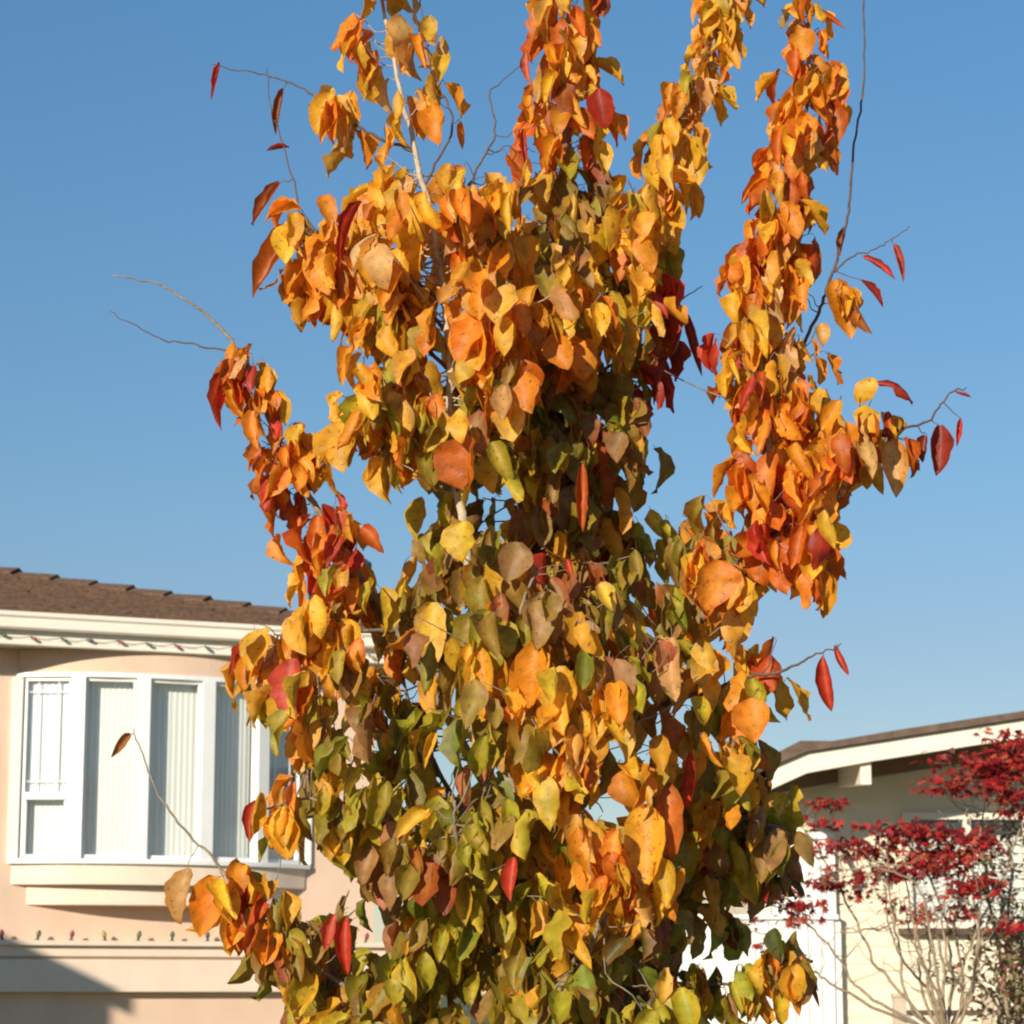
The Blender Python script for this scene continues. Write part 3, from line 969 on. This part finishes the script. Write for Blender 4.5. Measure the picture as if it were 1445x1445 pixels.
# (name, points (px, py, depth), r0, r1, [(y-span) leafy bits: t0, t1, spread m, leaves per m, size])
BR = [
    ("branch", [(742, 1180, .03), (700, 1020, -.12), (672, 900, -.22), (650, 740, -.25), (634, 600, -.24), (631, 470, -.22), (615, 340, -.20), (586, 215, -.16), (562, 120, -.12), (542, 30, -.1), (532, -60, -.1)], .017, .004,
     [(.52, .66, .16, 70, 1), (.66, .80, .11, 60, 1), (.80, 1.0, .095, 75, 1)], 'palebark'),
    ("branch", [(760, 800, .0), (800, 680, .06), (835, 540, .1), (860, 430, .1), (893, 330, .08), (930, 240, .06), (962, 170, .05), (1000, 90, .04), (1018, 0, .04), (1030, -80, .04)], .012, .003,
     [(.50, .66, .12, 170, 1), (.66, .80, .055, 170, .9), (.80, 1.0, .032, 210, .82)], 'bark'),
    ("branch", [(745, 1150, .02), (850, 1040, .05), (950, 930, .02), (1030, 800, -.03), (1075, 680, -.05), (1080, 560, -.05), (1070, 470, -.03), (1090, 360, 0), (1110, 260, 0), (1135, 150, 0), (1142, 60, 0), (1138, -40, 0)], .016, .003,
     [(.30, .50, .13, 120, 1), (.47, .72, .10, 260, 1), (.72, .87, .075, 270, .92), (.87, .95, .045, 130, .82)], 'bark'),
    ("branch", [(1075, 640, -.05), (1110, 560, .0), (1150, 450, .04), (1180, 380, .05), (1196, 310, .05), (1204, 200, .05), (1216, 90, .04), (1219, -40, .04)], .006, .0022,
     [(.12, .35, .07, 60, .7)], 'twig'),
    ("branch", [(1178, 384, .05), (1210, 360, .04), (1245, 345, .02), (1290, 317, .0)], .003, .0012, [], 'twig'),
    ("branch", [(1030, 800, -.03), (1090, 710, -.08), (1135, 660, -.1), (1185, 628, -.1), (1250, 612, -.08), (1305, 592, -.06), (1345, 553, -.05), (1366, 548, -.05)], .008, .0015,
     [(.20, .58, .14, 330, .95), (.58, .68, .05, 80, .8)], 'twig'),
    ("branch", [(1030, 800, -.03), (1080, 760, -.1), (1120, 740, -.16), (1150, 745, -.2)], .006, .0015, [(.25, 1.0, .15, 240, 1)], 'twig'),
    ("branch", [(780, 600, .02), (820, 550, .1), (870, 510, .12), (920, 478, .12), (945, 440, .1), (990, 402, .1)], .007, .0012, [(.25, .72, .07, 75, .9)], 'twig'),
    ("branch", [(742, 1200, .03), (640, 1030, -.05), (570, 900, -.1), (500, 800, -.12), (440, 710, -.12), (402, 640, -.12), (370, 560, -.1), (338, 500, -.08), (285, 440, -.06), (230, 405, -.05), (160, 388, -.05)], .015, .0016,
     [(.30, .48, .14, 150, 1), (.44, .60, .085, 170, .9), (.58, .77, .06, 190, .82)], 'bark'),
    ("branch", [(338, 500, -.08), (290, 490, -.06), (225, 475, -.05), (156, 442, -.04)], .003, .0012, [], 'twig'),
    ("branch", [(631, 470, -.22), (560, 400, -.2), (500, 390, -.18), (460, 370, -.16), (432, 320, -.14), (412, 250, -.12), (385, 160, -.1), (372, 95, -.1)], .006, .0012, [(.05, .42, .12, 80, 1)], 'twig'),
    ("branch", [(586, 215, -.16), (540, 195, -.16), (490, 168, -.14), (430, 125, -.12), (370, 103, -.1), (300, 92, -.1)], .005, .0012, [(.08, .5, .06, 50, 1)], 'twig'),
    ("branch", [(600, 260, -.18), (640, 180, -.14), (610, 110, -.12), (600, 60, -.12), (596, -20, -.1)], .004, .0015, [(.3, .8, .05, 40, .9)], 'twig'),
    ("branch", [(615, 330, -.2), (660, 260, -.2), (700, 190, -.18), (690, 130, -.16), (742, 85, -.14)], .005, .0012, [(.1, .62, .07, 55, 1)], 'twig'),
    ("branch", [(742, 1320, .03), (640, 1370, -.15), (540, 1410, -.22), (450, 1370, -.25), (380, 1310, -.26), (320, 1235, -.26), (255, 1165, -.25), (215, 1100, -.24), (188, 1032, -.24)], .010, .0013,
     [(.22, .62, .085, 140, 1), (.55, .69, .055, 110, 1)], 'bark'),
    ("branch", [(742, 1230, .03), (620, 1180, -.2), (520, 1150, -.26), (430, 1130, -.28), (372, 1140, -.28)], .009, .002, [(.2, 1.0, .09, 75, 1)], 'bark'),
    ("branch", [(560, 890, -.1), (480, 890, -.2), (430, 890, -.22), (385, 900, -.22)], .007, .002, [(.1, 1.0, .11, 85, 1)], 'bark'),
    ("branch", [(850, 1040, .05), (950, 990, -.1), (1040, 960, -.15), (1100, 945, -.16), (1150, 925, -.16), (1188, 912, -.16)], .008, .0013, [(.2, .68, .10, 85, 1)], 'twig'),
    ("branch", [(745, 1280, .03), (860, 1200, -.15), (960, 1160, -.18), (1040, 1150, -.1), (1110, 1175, -.06)], .010, .002, [(.15, 1.0, .13, 75, 1)], 'bark'),
    ("branch", [(745, 1420, .03), (850, 1410, -.15), (940, 1390, -.2), (1040, 1388, -.22), (1110, 1360, -.22), (1140, 1345, -.22)], .008, .0015, [(.35, .95, .055, 190, .85)], 'twig'),
    ("branch", [(745, 1080, .02), (720, 980, -.3), (730, 880, -.42), (760, 800, -.46)], .010, .003, [(.3, 1.0, .13, 60, 1)], 'bark'),
    ("branch", [(745, 1280, .03), (780, 1180, -.3), (830, 1080, -.48), (860, 1010, -.52)], .010, .003, [(.3, 1.0, .14, 60, 1)], 'bark'),
    ("branch", [(743, 1330, .03), (690, 1270, -.3), (650, 1200, -.5), (640, 1130, -.55)], .010, .003, [(.3, 1.0, .14, 60, 1)], 'bark'),
    ("branch", [(745, 1440, .03), (790, 1380, -.3), (850, 1300, -.5), (870, 1240, -.52)], .010, .003, [(.3, 1.0, .14, 55, 1)], 'bark'),
    ("branch", [(745, 1120, .03), (790, 980, .3), (840, 850, .42), (860, 740, .42)], .010, .003, [(.3, 1.0, .14, 50, 1)], 'bark'),
    ("branch", [(743, 1250, .03), (640, 1120, .3), (580, 1000, .4), (560, 880, .4)], .010, .003, [(.3, 1.0, .14, 50, 1)], 'bark'),
    ("branch", [(743, 1400, .03), (840, 1300, .3), (930, 1230, .42), (980, 1180, .45)], .010, .003, [(.3, 1.0, .14, 50, 1)], 'bark'),
    ("branch", [(631, 520, -.22), (560, 445, -.2), (490, 395, -.18), (435, 375, -.16)], .006, .0015, [(.2, 1.0, .095, 200, 1)], 'twig'),
    ("branch", [(634, 610, -.22), (570, 575, -.2), (520, 590, -.2), (495, 605, -.18)], .005, .0015, [(.15, 1.0, .09, 150, 1)], 'twig'),
    ("branch", [(625, 430, -.22), (540, 350, -.18), (480, 330, -.16), (430, 345, -.15)], .005, .0015, [(.2, 1.0, .09, 150, 1)], 'twig'),
    ("branch", [(760, 800, .0), (730, 690, .15), (700, 560, .25), (690, 430, .25), (690, 330, .2)], .009, .003, [(.2, 1.0, .13, 60, 1)], 'bark'),
]
MASS = [(640, 230), (560, 250), (480, 290), (440, 340), (400, 375), (392, 480), (430, 490), (490, 480), (495, 560), (462, 610), (475, 655), (520, 655), (550, 730), (585, 770), (500, 825), (425, 850), (355, 875), (335, 920), (355, 985), (400, 1020),
        (435, 1050), (435, 1110), (370, 1125), (360, 1180), (435, 1220), (490, 1290), (450, 1340), (410, 1480), (1130, 1480), (1130, 1392), (1060, 1392), (960, 1402), (925, 1385), (935, 1340), (985, 1310), (1030, 1330), (1050, 1310), (1030, 1270),
        (1090, 1265), (1125, 1220), (1110, 1170), (1070, 1120), (1070, 1070), (1090, 1030), (1140, 1000), (1140, 950), (1100, 890), (1060, 830), (1000, 745), (960, 710), (885, 735), (870, 690), (935, 660), (940, 600), (930, 540), (950, 500), (930, 440),
        (945, 380), (950, 310), (960, 240), (930, 230), (880, 290), (830, 300), (770, 260), (740, 270), (700, 200)]
HOLES = [(945, 690, 14), (790, 700, 8), (650, 1075, 10), (520, 900, 10), (455, 700, 20), (850, 1138, 20), (600, 960, 10), (735, 700, 10), (700, 205, 16), (905, 900, 8), (885, 1060, 12), (930, 1000, 10), (560, 740, 15), (735, 330, 12), (560, 350, 12), (450, 1225, 16)]

WEDGE = [(415, 540), (450, 650), (490, 745), (525, 800), (580, 785), (545, 715), (500, 680), (462, 690), (455, 560)]
STEM = [(586, 180), (615, 340), (631, 470), (634, 600)]

def inside(x, y, poly):
    r = False
    n = len(poly)
    j = n - 1
    for i in range(n):
        xi, yi = poly[i]
        xj, yj = poly[j]
        if (yi > y) != (yj > y) and x < (xj - xi) * (y - yi) / (yj - yi) + xi:
            r = not r
        j = i
    return r

def allowed(P):
    x, y = proj(P)
    for hx, hy, hr in HOLES:
        if (x - hx) ** 2 + (y - hy) ** 2 < (hr + 16) ** 2:
            return False
    if inside(x, y, WEDGE) and rng.random() < .9:
        return False
    # the pale leader at the left of the crown stays bare in front
    if y < 580 and P[1] < TY - .02:
        for (ax, ay), (bx, by) in zip(STEM[:-1], STEM[1:]):
            if ay <= y <= by:
                if abs(x - (ax + (bx - ax) * (y - ay) / (by - ay))) < 25 and rng.random() < .9:
                    return False
    return True

branches = []     # [wood MB, leaves, polyline, radii, material]
def outward(P):
    ax = np.array([TB[0], TB[1]])
    q = np.array([P[0] - ax[0], P[1] - ax[1], 0.0])
    n = np.linalg.norm(q)
    return q / n if n > .02 else np.array([0, -1.0, 0])

def wob(pl, amp):
    o = []
    off = np.zeros(3)
    for i, q in enumerate(pl):
        off = off * .8 + rng.normal(0, amp, 3)
        o.append(q + off * min(1, i / 4))
    return o

tp = spl(trunk_pts, 8)
trk = MB()
trad = [.036 * (1 - i / len(tp)) ** 1.25 + .004 for i in range(len(tp))]
trk.tube(tp, trad, 12)
trunk_leaves = Leaves()
for nm, pts, r0, r1, leafy, mt in BR:
    pl = wob(spl([T(*q) for q in pts], 10), .0022)
    n = len(pl)
    rad = [r0 + (r1 - r0) * (i / (n - 1)) ** .8 for i in range(n)]
    mb = MB()
    mb.tube(pl, rad, 8 if r0 > .008 else 6)
    branches.append([mb, Leaves(), pl, rad, mt, leafy])

def twig_to(mb, a_, b_, r=.0022):
    dl = np.linalg.norm(b_ - a_)
    m1 = a_ * .65 + b_ * .35 + np.array([0, 0, -.10 * dl]) + rng.normal(0, .07 * dl, 3)
    m2 = a_ * .3 + b_ * .7 + np.array([0, 0, -.04 * dl]) + rng.normal(0, .06 * dl, 3)
    pl = spl([a_, m1, m2, b_], 3)
    mb.tube(pl, [r * (1 - .5 * i / (len(pl) - 1)) for i in range(len(pl))], 4)
    return pl

# shoots along the leafy stretches of each branch
for br in branches:
    mb, LV, pl, rad, mt, leafy = br
    cum = np.concatenate([[0], np.cumsum([np.linalg.norm(pl[i + 1] - pl[i]) for i in range(len(pl) - 1)])])
    tot = cum[-1]
    for (t0, t1, spread, dens, size) in leafy:
        nl = int((t1 - t0) * tot * dens)
        made = 0
        while made < nl:
            s_ = rng.uniform(t0, t1) * tot
            i = min(int(np.searchsorted(cum, s_)), len(pl) - 1)
            p = pl[i]
            tg = pl[min(i + 1, len(pl) - 1)] - pl[max(i - 1, 0)]
            tg = tg / (np.linalg.norm(tg) + 1e-9)
            a = rng.normal(0, 1, 3)
            a = a - tg * (a @ tg)
            a /= np.linalg.norm(a) + 1e-9
            lt = spread * rng.uniform(.15, 1.0)
            end = p + a * lt + tg * lt * .5 + np.array([0, 0, .25 * lt])
            if not allowed(end + np.array([0, 0, -.05])):
                made += .3
                continue
            tl = twig_to(mb, p, end, .0018)
            kz = pick(zone(end)) if rng.random() < .7 else None
            for q in range(1 + int(lt / .045)):
                u = 1 - q * .35
                bp = tl[max(1, int(u * (len(tl) - 1)))]
                made += 1
                o_ = a + rng.normal(0, .35, 3)
                if allowed(bp + np.array([0, 0, -.05])):
                    put_leaf(LV, bp, o_ / np.linalg.norm(o_), col=kz, size=size, wood_mb=mb)

# fill of the crown: leafy shoots spread through the crown's volume, each growing from the nearest wood below it
wood = [(tp[i], -1) for i in range(12, len(tp))]
for bi, br in enumerate(branches):
    if br[4] != 'twig' and br[5]:
        wood += [(q, bi) for q in br[2][:int(len(br[2]) * (.60 if len(BR[bi][1]) > 8 and BR[bi][1][-1][0] < 250 else .95))]]
WP = np.array([q for q, _ in wood])
WB = [k for _, k in wood]
allwood = [(tp[i], -1) for i in range(12, len(tp))] + [(q, bi) for bi, br in enumerate(branches) for q in br[2]]
AP = np.array([q for q, _ in allwood])
AB = [k for _, k in allwood]
def nearest(P, pen=.12, every=False):
    WP, WB = (AP, AB) if every else (globals()["WP"], globals()["WB"])
    dv = P - WP
    d = np.linalg.norm(dv, axis=1) + np.where(dv[:, 2] < .01, pen, 0)
    if every:
        i = int(np.argmin(d))
    else:           # any of the woods nearby, so that shoots do not line up
        o_ = np.argsort(d)[:9]
        i = int(o_[rng.integers(len(o_))])
    return WP[i], WB[i]
def halves(py):
    xs = [x for x in range(300, 1180, 12) if inside(x, py, MASS)]
    return (min(xs), max(xs)) if xs else (700, 760)
made = 0
tries = 0
NCL = 540
while made < NCL and tries < 40000:
    tries += 1
    px, py = rng.uniform(330, 1160), rng.uniform(225, 1480)
    if not inside(px, py, MASS):
        continue
    x0, x1 = halves(min(py, 1470))
    c, h = (x0 + x1) / 2, (x1 - x0) / 2
    hd_ = min(.62, h * S_M * .95) * math.sqrt(max(.05, 1 - ((px - c) / (h + 1)) ** 2))
    dy = hd_ * (rng.uniform(-1, 1) if rng.random() < .5 else rng.choice([-1, 1]) * rng.uniform(.55, 1))
    if 760 < px < 965 and 450 < py < 745:        # the hollow behind the left leader
        dy = rng.uniform(-.06, .40)
    elif 450 < px < 730 and 250 < py < 600:      # the leader's own side leans towards the street
        dy = rng.uniform(-.42, .02)
    elif px > 985 and py > 1110:
        dy = rng.uniform(.05, .42)
    P = at(px, py, TY + dy)
    W_, bi = nearest(P)
    if np.linalg.norm(P - W_) > .33 or (bi == 8 and np.linalg.norm(P - W_) > .2):
        continue
    if not allowed(P + np.array([0, 0, -.05])):
        continue
    made += 1
    mb, LV = (trk, trunk_leaves) if bi < 0 else (branches[bi][0], branches[bi][1])
    tl = twig_to(mb, W_, P, .0026)
    od = outward(P)
    zf = zone(P)
    for q in range(int(rng.integers(5, 9))):
        u = 1 - .09 * q
        bp = tl[max(1, min(len(tl) - 1, int(round(u * (len(tl) - 1)))))] + rng.normal(0, .028, 3) * (1 if q else .3)
        o_ = od + rng.normal(0, .55, 3)
        o_ /= np.linalg.norm(o_)
        ctr = bp + np.array([0, 0, -.05])
        x, y = proj(ctr)
        if not inside(x, y, MASS) or not allowed(ctr):
            continue
        put_leaf(LV, bp, o_, col=pick(zf) if rng.random() < .78 else None, wood_mb=mb)

# leaves that stand out: (base px, tip px, depth, colour, width/length, roll)
SIG = [
    (310, 88, 298, 138, -.1, 'red', .30, 2.2), (400, 125, 388, 186, -.1, 'rust', .32, 2.0), (408, 208, 378, 212, -.1, 'dred', .4, 2.0), (396, 258, 358, 314, -.12, 'rust', .40, 1.8), (420, 322, 356, 410, -.14, 'dorange', .42, 1.6),
    (512, 285, 475, 370, -.3, 'red', .34, 2.2), (742, 182, 738, 235, -.2, 'red', .34, 2.2), (742, 75, 750, 118, -.14, 'pink', .42, 1.8), (845, 125, 852, 180, -.1, 'dred', .7, .9),
    (185, 1036, 158, 1068, -.24, 'rust', .42, 1.5), (325, 512, 308, 600, -.1, 'red', .34, 2.0), (1262, 345, 1275, 395, 0, 'pink', .40, 2.2), (1218, 362, 1262, 392, .0, 'pink', .34, 2.0), (1215, 395, 1245, 432, .0, 'dred', .36, 2.0),
    (1190, 415, 1228, 468, .0, 'rust', .42, 1.6), (1178, 395, 1200, 475, .02, 'orange', .5, 1.0), (1140, 15, 1192, 36, 0, 'dorange', .28, 2.0), (1196, 318, 1186, 360, .05, 'rust', .36, 2.0), (1346, 552, 1368, 562, -.05, 'pink', .3, 2.0),
    (1325, 600, 1322, 668, -.06, 'dred', .6, 1.4), (1308, 615, 1300, 650, -.06, 'dred', .6, 1.6), (1356, 590, 1350, 628, -.05, 'red', .4, 2.0), (1262, 618, 1262, 698, -.08, 'tan', .55, 1.2), (965, 440, 990, 526, .1, 'dred', .30, 2.2),
    (965, 442, 945, 500, .08, 'dred', .6, 1.4), (940, 450, 925, 520, .08, 'rust', .6, 1.2), (1162, 925, 1172, 1000, -.16, 'red', .46, 1.8), (1180, 910, 1196, 955, -.16, 'red', .4, 2.0), (410, 930, 418, 1008, -.34, 'pink', .72, .9),
    (662, 618, 660, 690, -.42, 'dorange', .98, .9), (852, 1172, 846, 1288, -.50, 'orange', .64, .5), (905, 1135, 912, 1255, -.48, 'orange', .48, .7), (938, 1105, 950, 1210, -.48, 'dorange', .38, 1.0), (675, 915, 690, 1010, -.50, 'orange', .46, .9),
    (818, 655, 826, 745, -.18, 'dorange', .30, 1.8), (895, 905, 888, 990, -.45, 'dorange', .40, 1.2), (945, 900, 955, 985, -.42, 'tan', .48, 1.0), (755, 905, 745, 1000, -.52, 'orange', .55, .8), (845, 930, 838, 1015, -.52, 'gold', .55, .8),
    (795, 940, 790, 1030, -.54, 'gold', .62, .6), (722, 1210, 725, 1270, -.62, 'red', .46, 1.3), (492, 1295, 487, 1375, -.42, 'red', .42, 1.6), (475, 1290, 458, 1340, -.40, 'pink', .5, 1.5), (975, 1060, 968, 1140, -.42, 'red', .36, 1.8),
    (655, 735, 652, 790, -.46, 'gold', .95, .5), (610, 850, 612, 940, -.40, 'gold', .52, .7), (800, 790, 812, 820, -.42, 'red', .5, 1.5), (265, 1225, 250, 1300, -.27, 'tan', .60, .9), (300, 1235, 282, 1320, -.28, 'orange', .55, .7),
    (345, 1222, 345, 1300, -.28, 'red', .50, 1.6), (330, 1240, 322, 1335, -.26, 'gold', .5, .8), (400, 1140, 402, 1210, -.32, 'gold', .68, .7), (362, 1130, 352, 1185, -.29, 'red', .40, 1.8), (1130, 1350, 1128, 1430, -.22, 'orange', .34, 1.2),
    (1135, 1350, 1152, 1420, -.23, 'rust', .24, 2.0), (1092, 1385, 1108, 1445, -.23, 'gold', .42, .9), (940, 1388, 928, 1425, -.24, 'ygreen', .62, .5), (990, 1385, 990, 1430, -.24, 'orange', .6, .6), (1060, 985, 1066, 1045, -.3, 'orange', .78, .5),
    (1010, 790, 1000, 860, -.3, 'orange', .80, .5), (780, 470, 800, 520, -.25, 'orange', .7, .6), (655, 440, 680, 520, -.34, 'orange', .6, .6), (765, 835, 780, 905, -.5, 'brown', .75, .6), (730, 765, 715, 820, -.46, 'brown', .8, .6),
    (880, 610, 868, 650, -.1, 'brown', .8, .6), (900, 560, 912, 615, -.02, 'rust', .6, 1.0), (795, 625, 785, 665, -.2, 'green', .6, .5), (490, 592, 487, 662, -.2, 'gold', .85, .7), (545, 360, 545, 412, -.32, 'gold', .95, .5),
]
for bx, by, tx, ty, dy, c, wr, roll in SIG:
    P = at(bx, by, TY + dy)
    Q = at(tx, ty, TY + dy + rng.normal(0, .01))
    W_, bi = nearest(P, .0 if abs(P[1] - TY) < .3 else .1, True)
    mb, LV = (trk, trunk_leaves) if bi < 0 else (branches[bi][0], branches[bi][1])
    if np.linalg.norm(P - W_) > .006:
        twig_to(mb, W_, P, .0016)
    L = Q - P
    ln = np.linalg.norm(L) * 1.06
    cm, ce = colours(c)
    N = np.array([-.25, -1.0, .3]) + rng.normal(0, .22, 3)
    LV.blade(P, L, N, ln, ln * wr * 1.08, cm, ce, curl=rng.normal(.15, .25), roll=roll, wave=rng.uniform(.03, .08), ph=rng.uniform(0, 6), twist=rng.normal(0, .2), rows=10, cols=7)

# crown top above the picture so that the leader goes on
for i in range(len(tp) - 30, len(tp)):
    p = tp[i]
    for q in range(6 if proj(p)[1] < 300 else 2):
        a = rng.normal(0, 1, 3)
        a[2] = abs(a[2]) * .4
        a /= np.linalg.norm(a)
        e_ = p + a * rng.uniform(.02, .09)
        twig_to(trk, p, e_, .0015)
        put_leaf(trunk_leaves, e_, a, size=.95, wood_mb=trk)

# short leafy spurs round the leader inside the crown
for i in range(24, len(tp) - 30):
    p = tp[i]
    if not 280 < proj(p)[1] < 760:
        continue
    for q in range(5):
        a = rng.normal(0, 1, 3) + np.array([0, -.5, 0])
        a[2] = abs(a[2]) * .5
        a /= np.linalg.norm(a)
        e_ = p + a * rng.uniform(.04, .13)
        twig_to(trk, p, e_, .0016)
        put_leaf(trunk_leaves, e_, a, wood_mb=trk)
        put_leaf(trunk_leaves, p * .4 + e_ * .6, a + rng.normal(0, .3, 3), wood_mb=trk)
trunk_o = trk.build("trunk", M["bark"], tree, True)
trunk_leaves.build("foliage", M["leaf"], trunk_o)
nleaf = trunk_leaves.count()
for mb, LV, pl, rad, mt, leafy in branches:
    o = mb.build("branch", M[mt], tree, True)
    if LV.count():
        LV.build("foliage", M["leaf"], o)
        nleaf += LV.count()
print("LEAVES", nleaf)

# ------------------------------------------------------------------ red maple in front of the right house
MYY = 15.5
SM = MYY / FPX
mp_base = at(1335, 1445, MYY)
mp_base[2] = GZ
maple = empty("red_maple", tuple(mp_base), "slender red leaved maple with bare grey stems before the cream house", "tree")
def TM(px, py, dy=0):
    return at(px, py, MYY + dy)
base_top = TM(1335, 1470)
MST = [
    [(1335, 1470, 0), (1345, 1380, .05), (1335, 1300, .1), (1300, 1210, .1), (1270, 1175, .1)],
    [(1335, 1470, 0), (1282, 1420, -.1), (1268, 1330, -.1), (1258, 1280, -.15), (1250, 1200, -.2)],
    [(1335, 1470, 0), (1230, 1410, .0), (1195, 1370, .1), (1165, 1330, .1), (1120, 1290, .1), (1080, 1270, .1)],
    [(1335, 1470, 0), (1240, 1425, -.15), (1180, 1395, -.2), (1150, 1370, -.25), (1110, 1330, -.3), (1060, 1310, -.3)],
    [(1335, 1470, 0), (1260, 1390, .2), (1225, 1340, .2), (1190, 1260, .25), (1150, 1190, .3), (1115, 1160, .3)],
    [(1335, 1470, 0), (1350, 1400, .1), (1380, 1320, .1), (1420, 1230, .1), (1445, 1150, .1), (1450, 1080, .1)],
    [(1335, 1470, 0), (1322, 1390, -.2), (1310, 1310, -.25), (1290, 1250, -.3), (1225, 1225, -.35), (1160, 1235, -.35)],
    [(1335, 1470, 0), (1360, 1400, .3), (1350, 1300, .35), (1360, 1230, .4), (1390, 1150, .4), (1400, 1090, .4)],
    [(1335, 1470, 0), (1330, 1350, .1), (1300, 1300, .1), (1250, 1305, .1), (1180, 1320, .1)],
]
MCL = [  # (px, py, half width, half height, leaves, stem)
    (1400, 1085, 58, 26, 170, 7), (1340, 1112, 26, 10, 36, 7), (1425, 1050, 35, 16, 70, 5), (1425, 1130, 30, 18, 60, 5), (1290, 1180, 62, 20, 130, 0), (1370, 1190, 40, 16, 60, 7),
    (1200, 1200, 50, 14, 70, 6), (1320, 1215, 55, 22, 130, 0), (1370, 1250, 36, 14, 60, 7), (1250, 1235, 50, 14, 50, 1), (1170, 1242, 30, 14, 40, 6), (1168, 1132, 18, 7, 22, 4), (1160, 1160, 22, 10, 14, 4),
    (1085, 1165, 30, 18, 40, 4), (1130, 1285, 34, 16, 42, 2), (1085, 1265, 36, 14, 40, 2), (1062, 1320, 14, 14, 10, 3), (1300, 1285, 40, 22, 20, 8), (1340, 1280, 14, 18, 14, 0), (1430, 1300, 14, 10, 22, 5), (1365, 1292, 8, 6, 8, 7), (1240, 1275, 60, 30, 16, 1), (1210, 1180, 50, 20, 14, 1),
]
for k in range(9):
    a0 = rng.uniform(1240, 1420)
    y0 = rng.uniform(1180, 1300)
    MST.append([(1335, 1470, 0), (1335 + (a0 - 1335) * .45 + rng.normal(0, 10), 1400, rng.normal(0, .1)), (1335 + (a0 - 1335) * .8 + rng.normal(0, 8), 1330, rng.normal(0, .2)), (a0, y0, rng.normal(0, .3))])
stems = []
mtr = MB()
mtr.tube([mp_base, (mp_base + base_top) / 2 + [.02, 0, 0], base_top], [.05, .04, .03], 10)
for k, st in enumerate(MST):
    pl = wob(spl([TM(*q) for q in st], 8), .006)
    n = len(pl)
    rad = [.008 * (1 - i / n) ** .7 + .0025 for i in range(n)]
    mb = MB()
    mb.tube(pl, rad, 7)
    stems.append([mb, Leaves(), pl])
    for q in range(9):       # fine bare side twigs
        i = int(rng.integers(n // 3, n))
        d = rng.normal(0, 1, 3)
        d[2] = abs(d[2]) * .8
        e_ = pl[i] + d / np.linalg.norm(d) * rng.uniform(.08, .3)
        twig_to(mb, pl[i], e_, .003)
MC = [(.42, .016, .018), (.50, .03, .022), (.28, .014, .018), (.18, .012, .016), (.50, .09, .04)]
for cx, cy, hw, hh, nlv, si in MCL:
    mb, LV, pl = stems[si]
    PP = np.array(pl)
    for sh in range(max(2, nlv // 5)):
        q = TM(cx + rng.normal(0, .48) * hw, cy + rng.normal(0, .5) * hh, rng.normal(0, .5) * hw * SM * .9)
        dv = np.linalg.norm(PP - q, axis=1)
        a_ = PP[int(np.argmin(dv))]
        tl = twig_to(mb, a_, q, .0028)
        for j in range(int(rng.integers(9, 16))):
            o_ = rng.normal(0, 1, 3)
            o_[2] *= .4
            b_ = q + o_ * np.array([.055, .055, .04]) * 1.1
            LV.star(b_, np.array([o_[0], o_[1], -.55]) + rng.normal(0, .2, 3), np.array([-.1, -.5, 1.0]) + rng.normal(0, .4, 3), rng.uniform(.030, .058), np.array(MC[int(rng.integers(len(MC)))]))
mt_o = mtr.build("trunk", M["maplebark"], maple, True)
for mb, LV, pl in stems:
    o = mb.build("branch", M["maplebark"], maple, True)
    if LV.count():
        LV.build("foliage", M["smallleaf"], o, False)

# ------------------------------------------------------------------ brownish shrub at the right
SY = 16.2
sh_base = at(1425, 1445, SY)
sh_base[2] = GZ
shrub = empty("shrub", tuple(sh_base), "olive brown leafy shrub with grey stems beside the red maple", "shrub")
SP = [(.27, .24, .09), (.33, .24, .11), (.20, .20, .07), (.34, .20, .10), (.36, .30, .16), (.36, .10, .07)]
ctrl = [((1405, 1300), (1370, 1170), .0, 130), ((1420, 1280), (1425, 1150), .1, 190), ((1440, 1330), (1470, 1200), .2, 190), ((1430, 1380), (1410, 1250), -.1, 150), ((1450, 1420), (1440, 1340), -.2, 300), ((1410, 1440), (1345, 1365), -.1, 80), ((1420, 1440), (1385, 1345), .1, 90), ((1460, 1440), (1500, 1300), .1, 200), ((1440, 1445), (1400, 1400), .2, 160)]
for (ax_, ay_), (bx_, by_), dy, n in ctrl:
    a_ = at(ax_, ay_, SY + dy)
    b_ = at(bx_, by_, SY + dy * 1.5)
    pl = wob(spl([np.array([sh_base[0] + rng.normal(0, .08), sh_base[1] + rng.normal(0, .08), GZ]), a_, b_], 10), .008)
    mb = MB()
    mb.tube(pl, [.016 * (1 - i / len(pl)) + .003 for i in range(len(pl))], 6)
    LV = Leaves()
    for j in range(n // 6):
        i = int(rng.integers(len(pl) // 2, len(pl)))
        o_ = rng.normal(0, 1, 3)
        o_ /= np.linalg.norm(o_)
        e_ = pl[i] + o_ * rng.uniform(.05, .24)
        twig_to(mb, pl[i], e_, .0025)
        for q in range(7):
            bp = e_ + rng.normal(0, .035, 3)
            c = np.array(SP[int(rng.integers(len(SP)))])
            ln = rng.uniform(.035, .065)
            LV.blade(bp, o_ + rng.normal(0, .6, 3), np.array([-.1, -.4, .9]) + rng.normal(0, .5, 3), ln, ln * .5, c, c * .8, curl=.4, roll=.5, rows=4, cols=3)
    o = mb.build("branch", M["maplebark"], shrub, True)
    LV.build("foliage", M["smallleaf"], o)
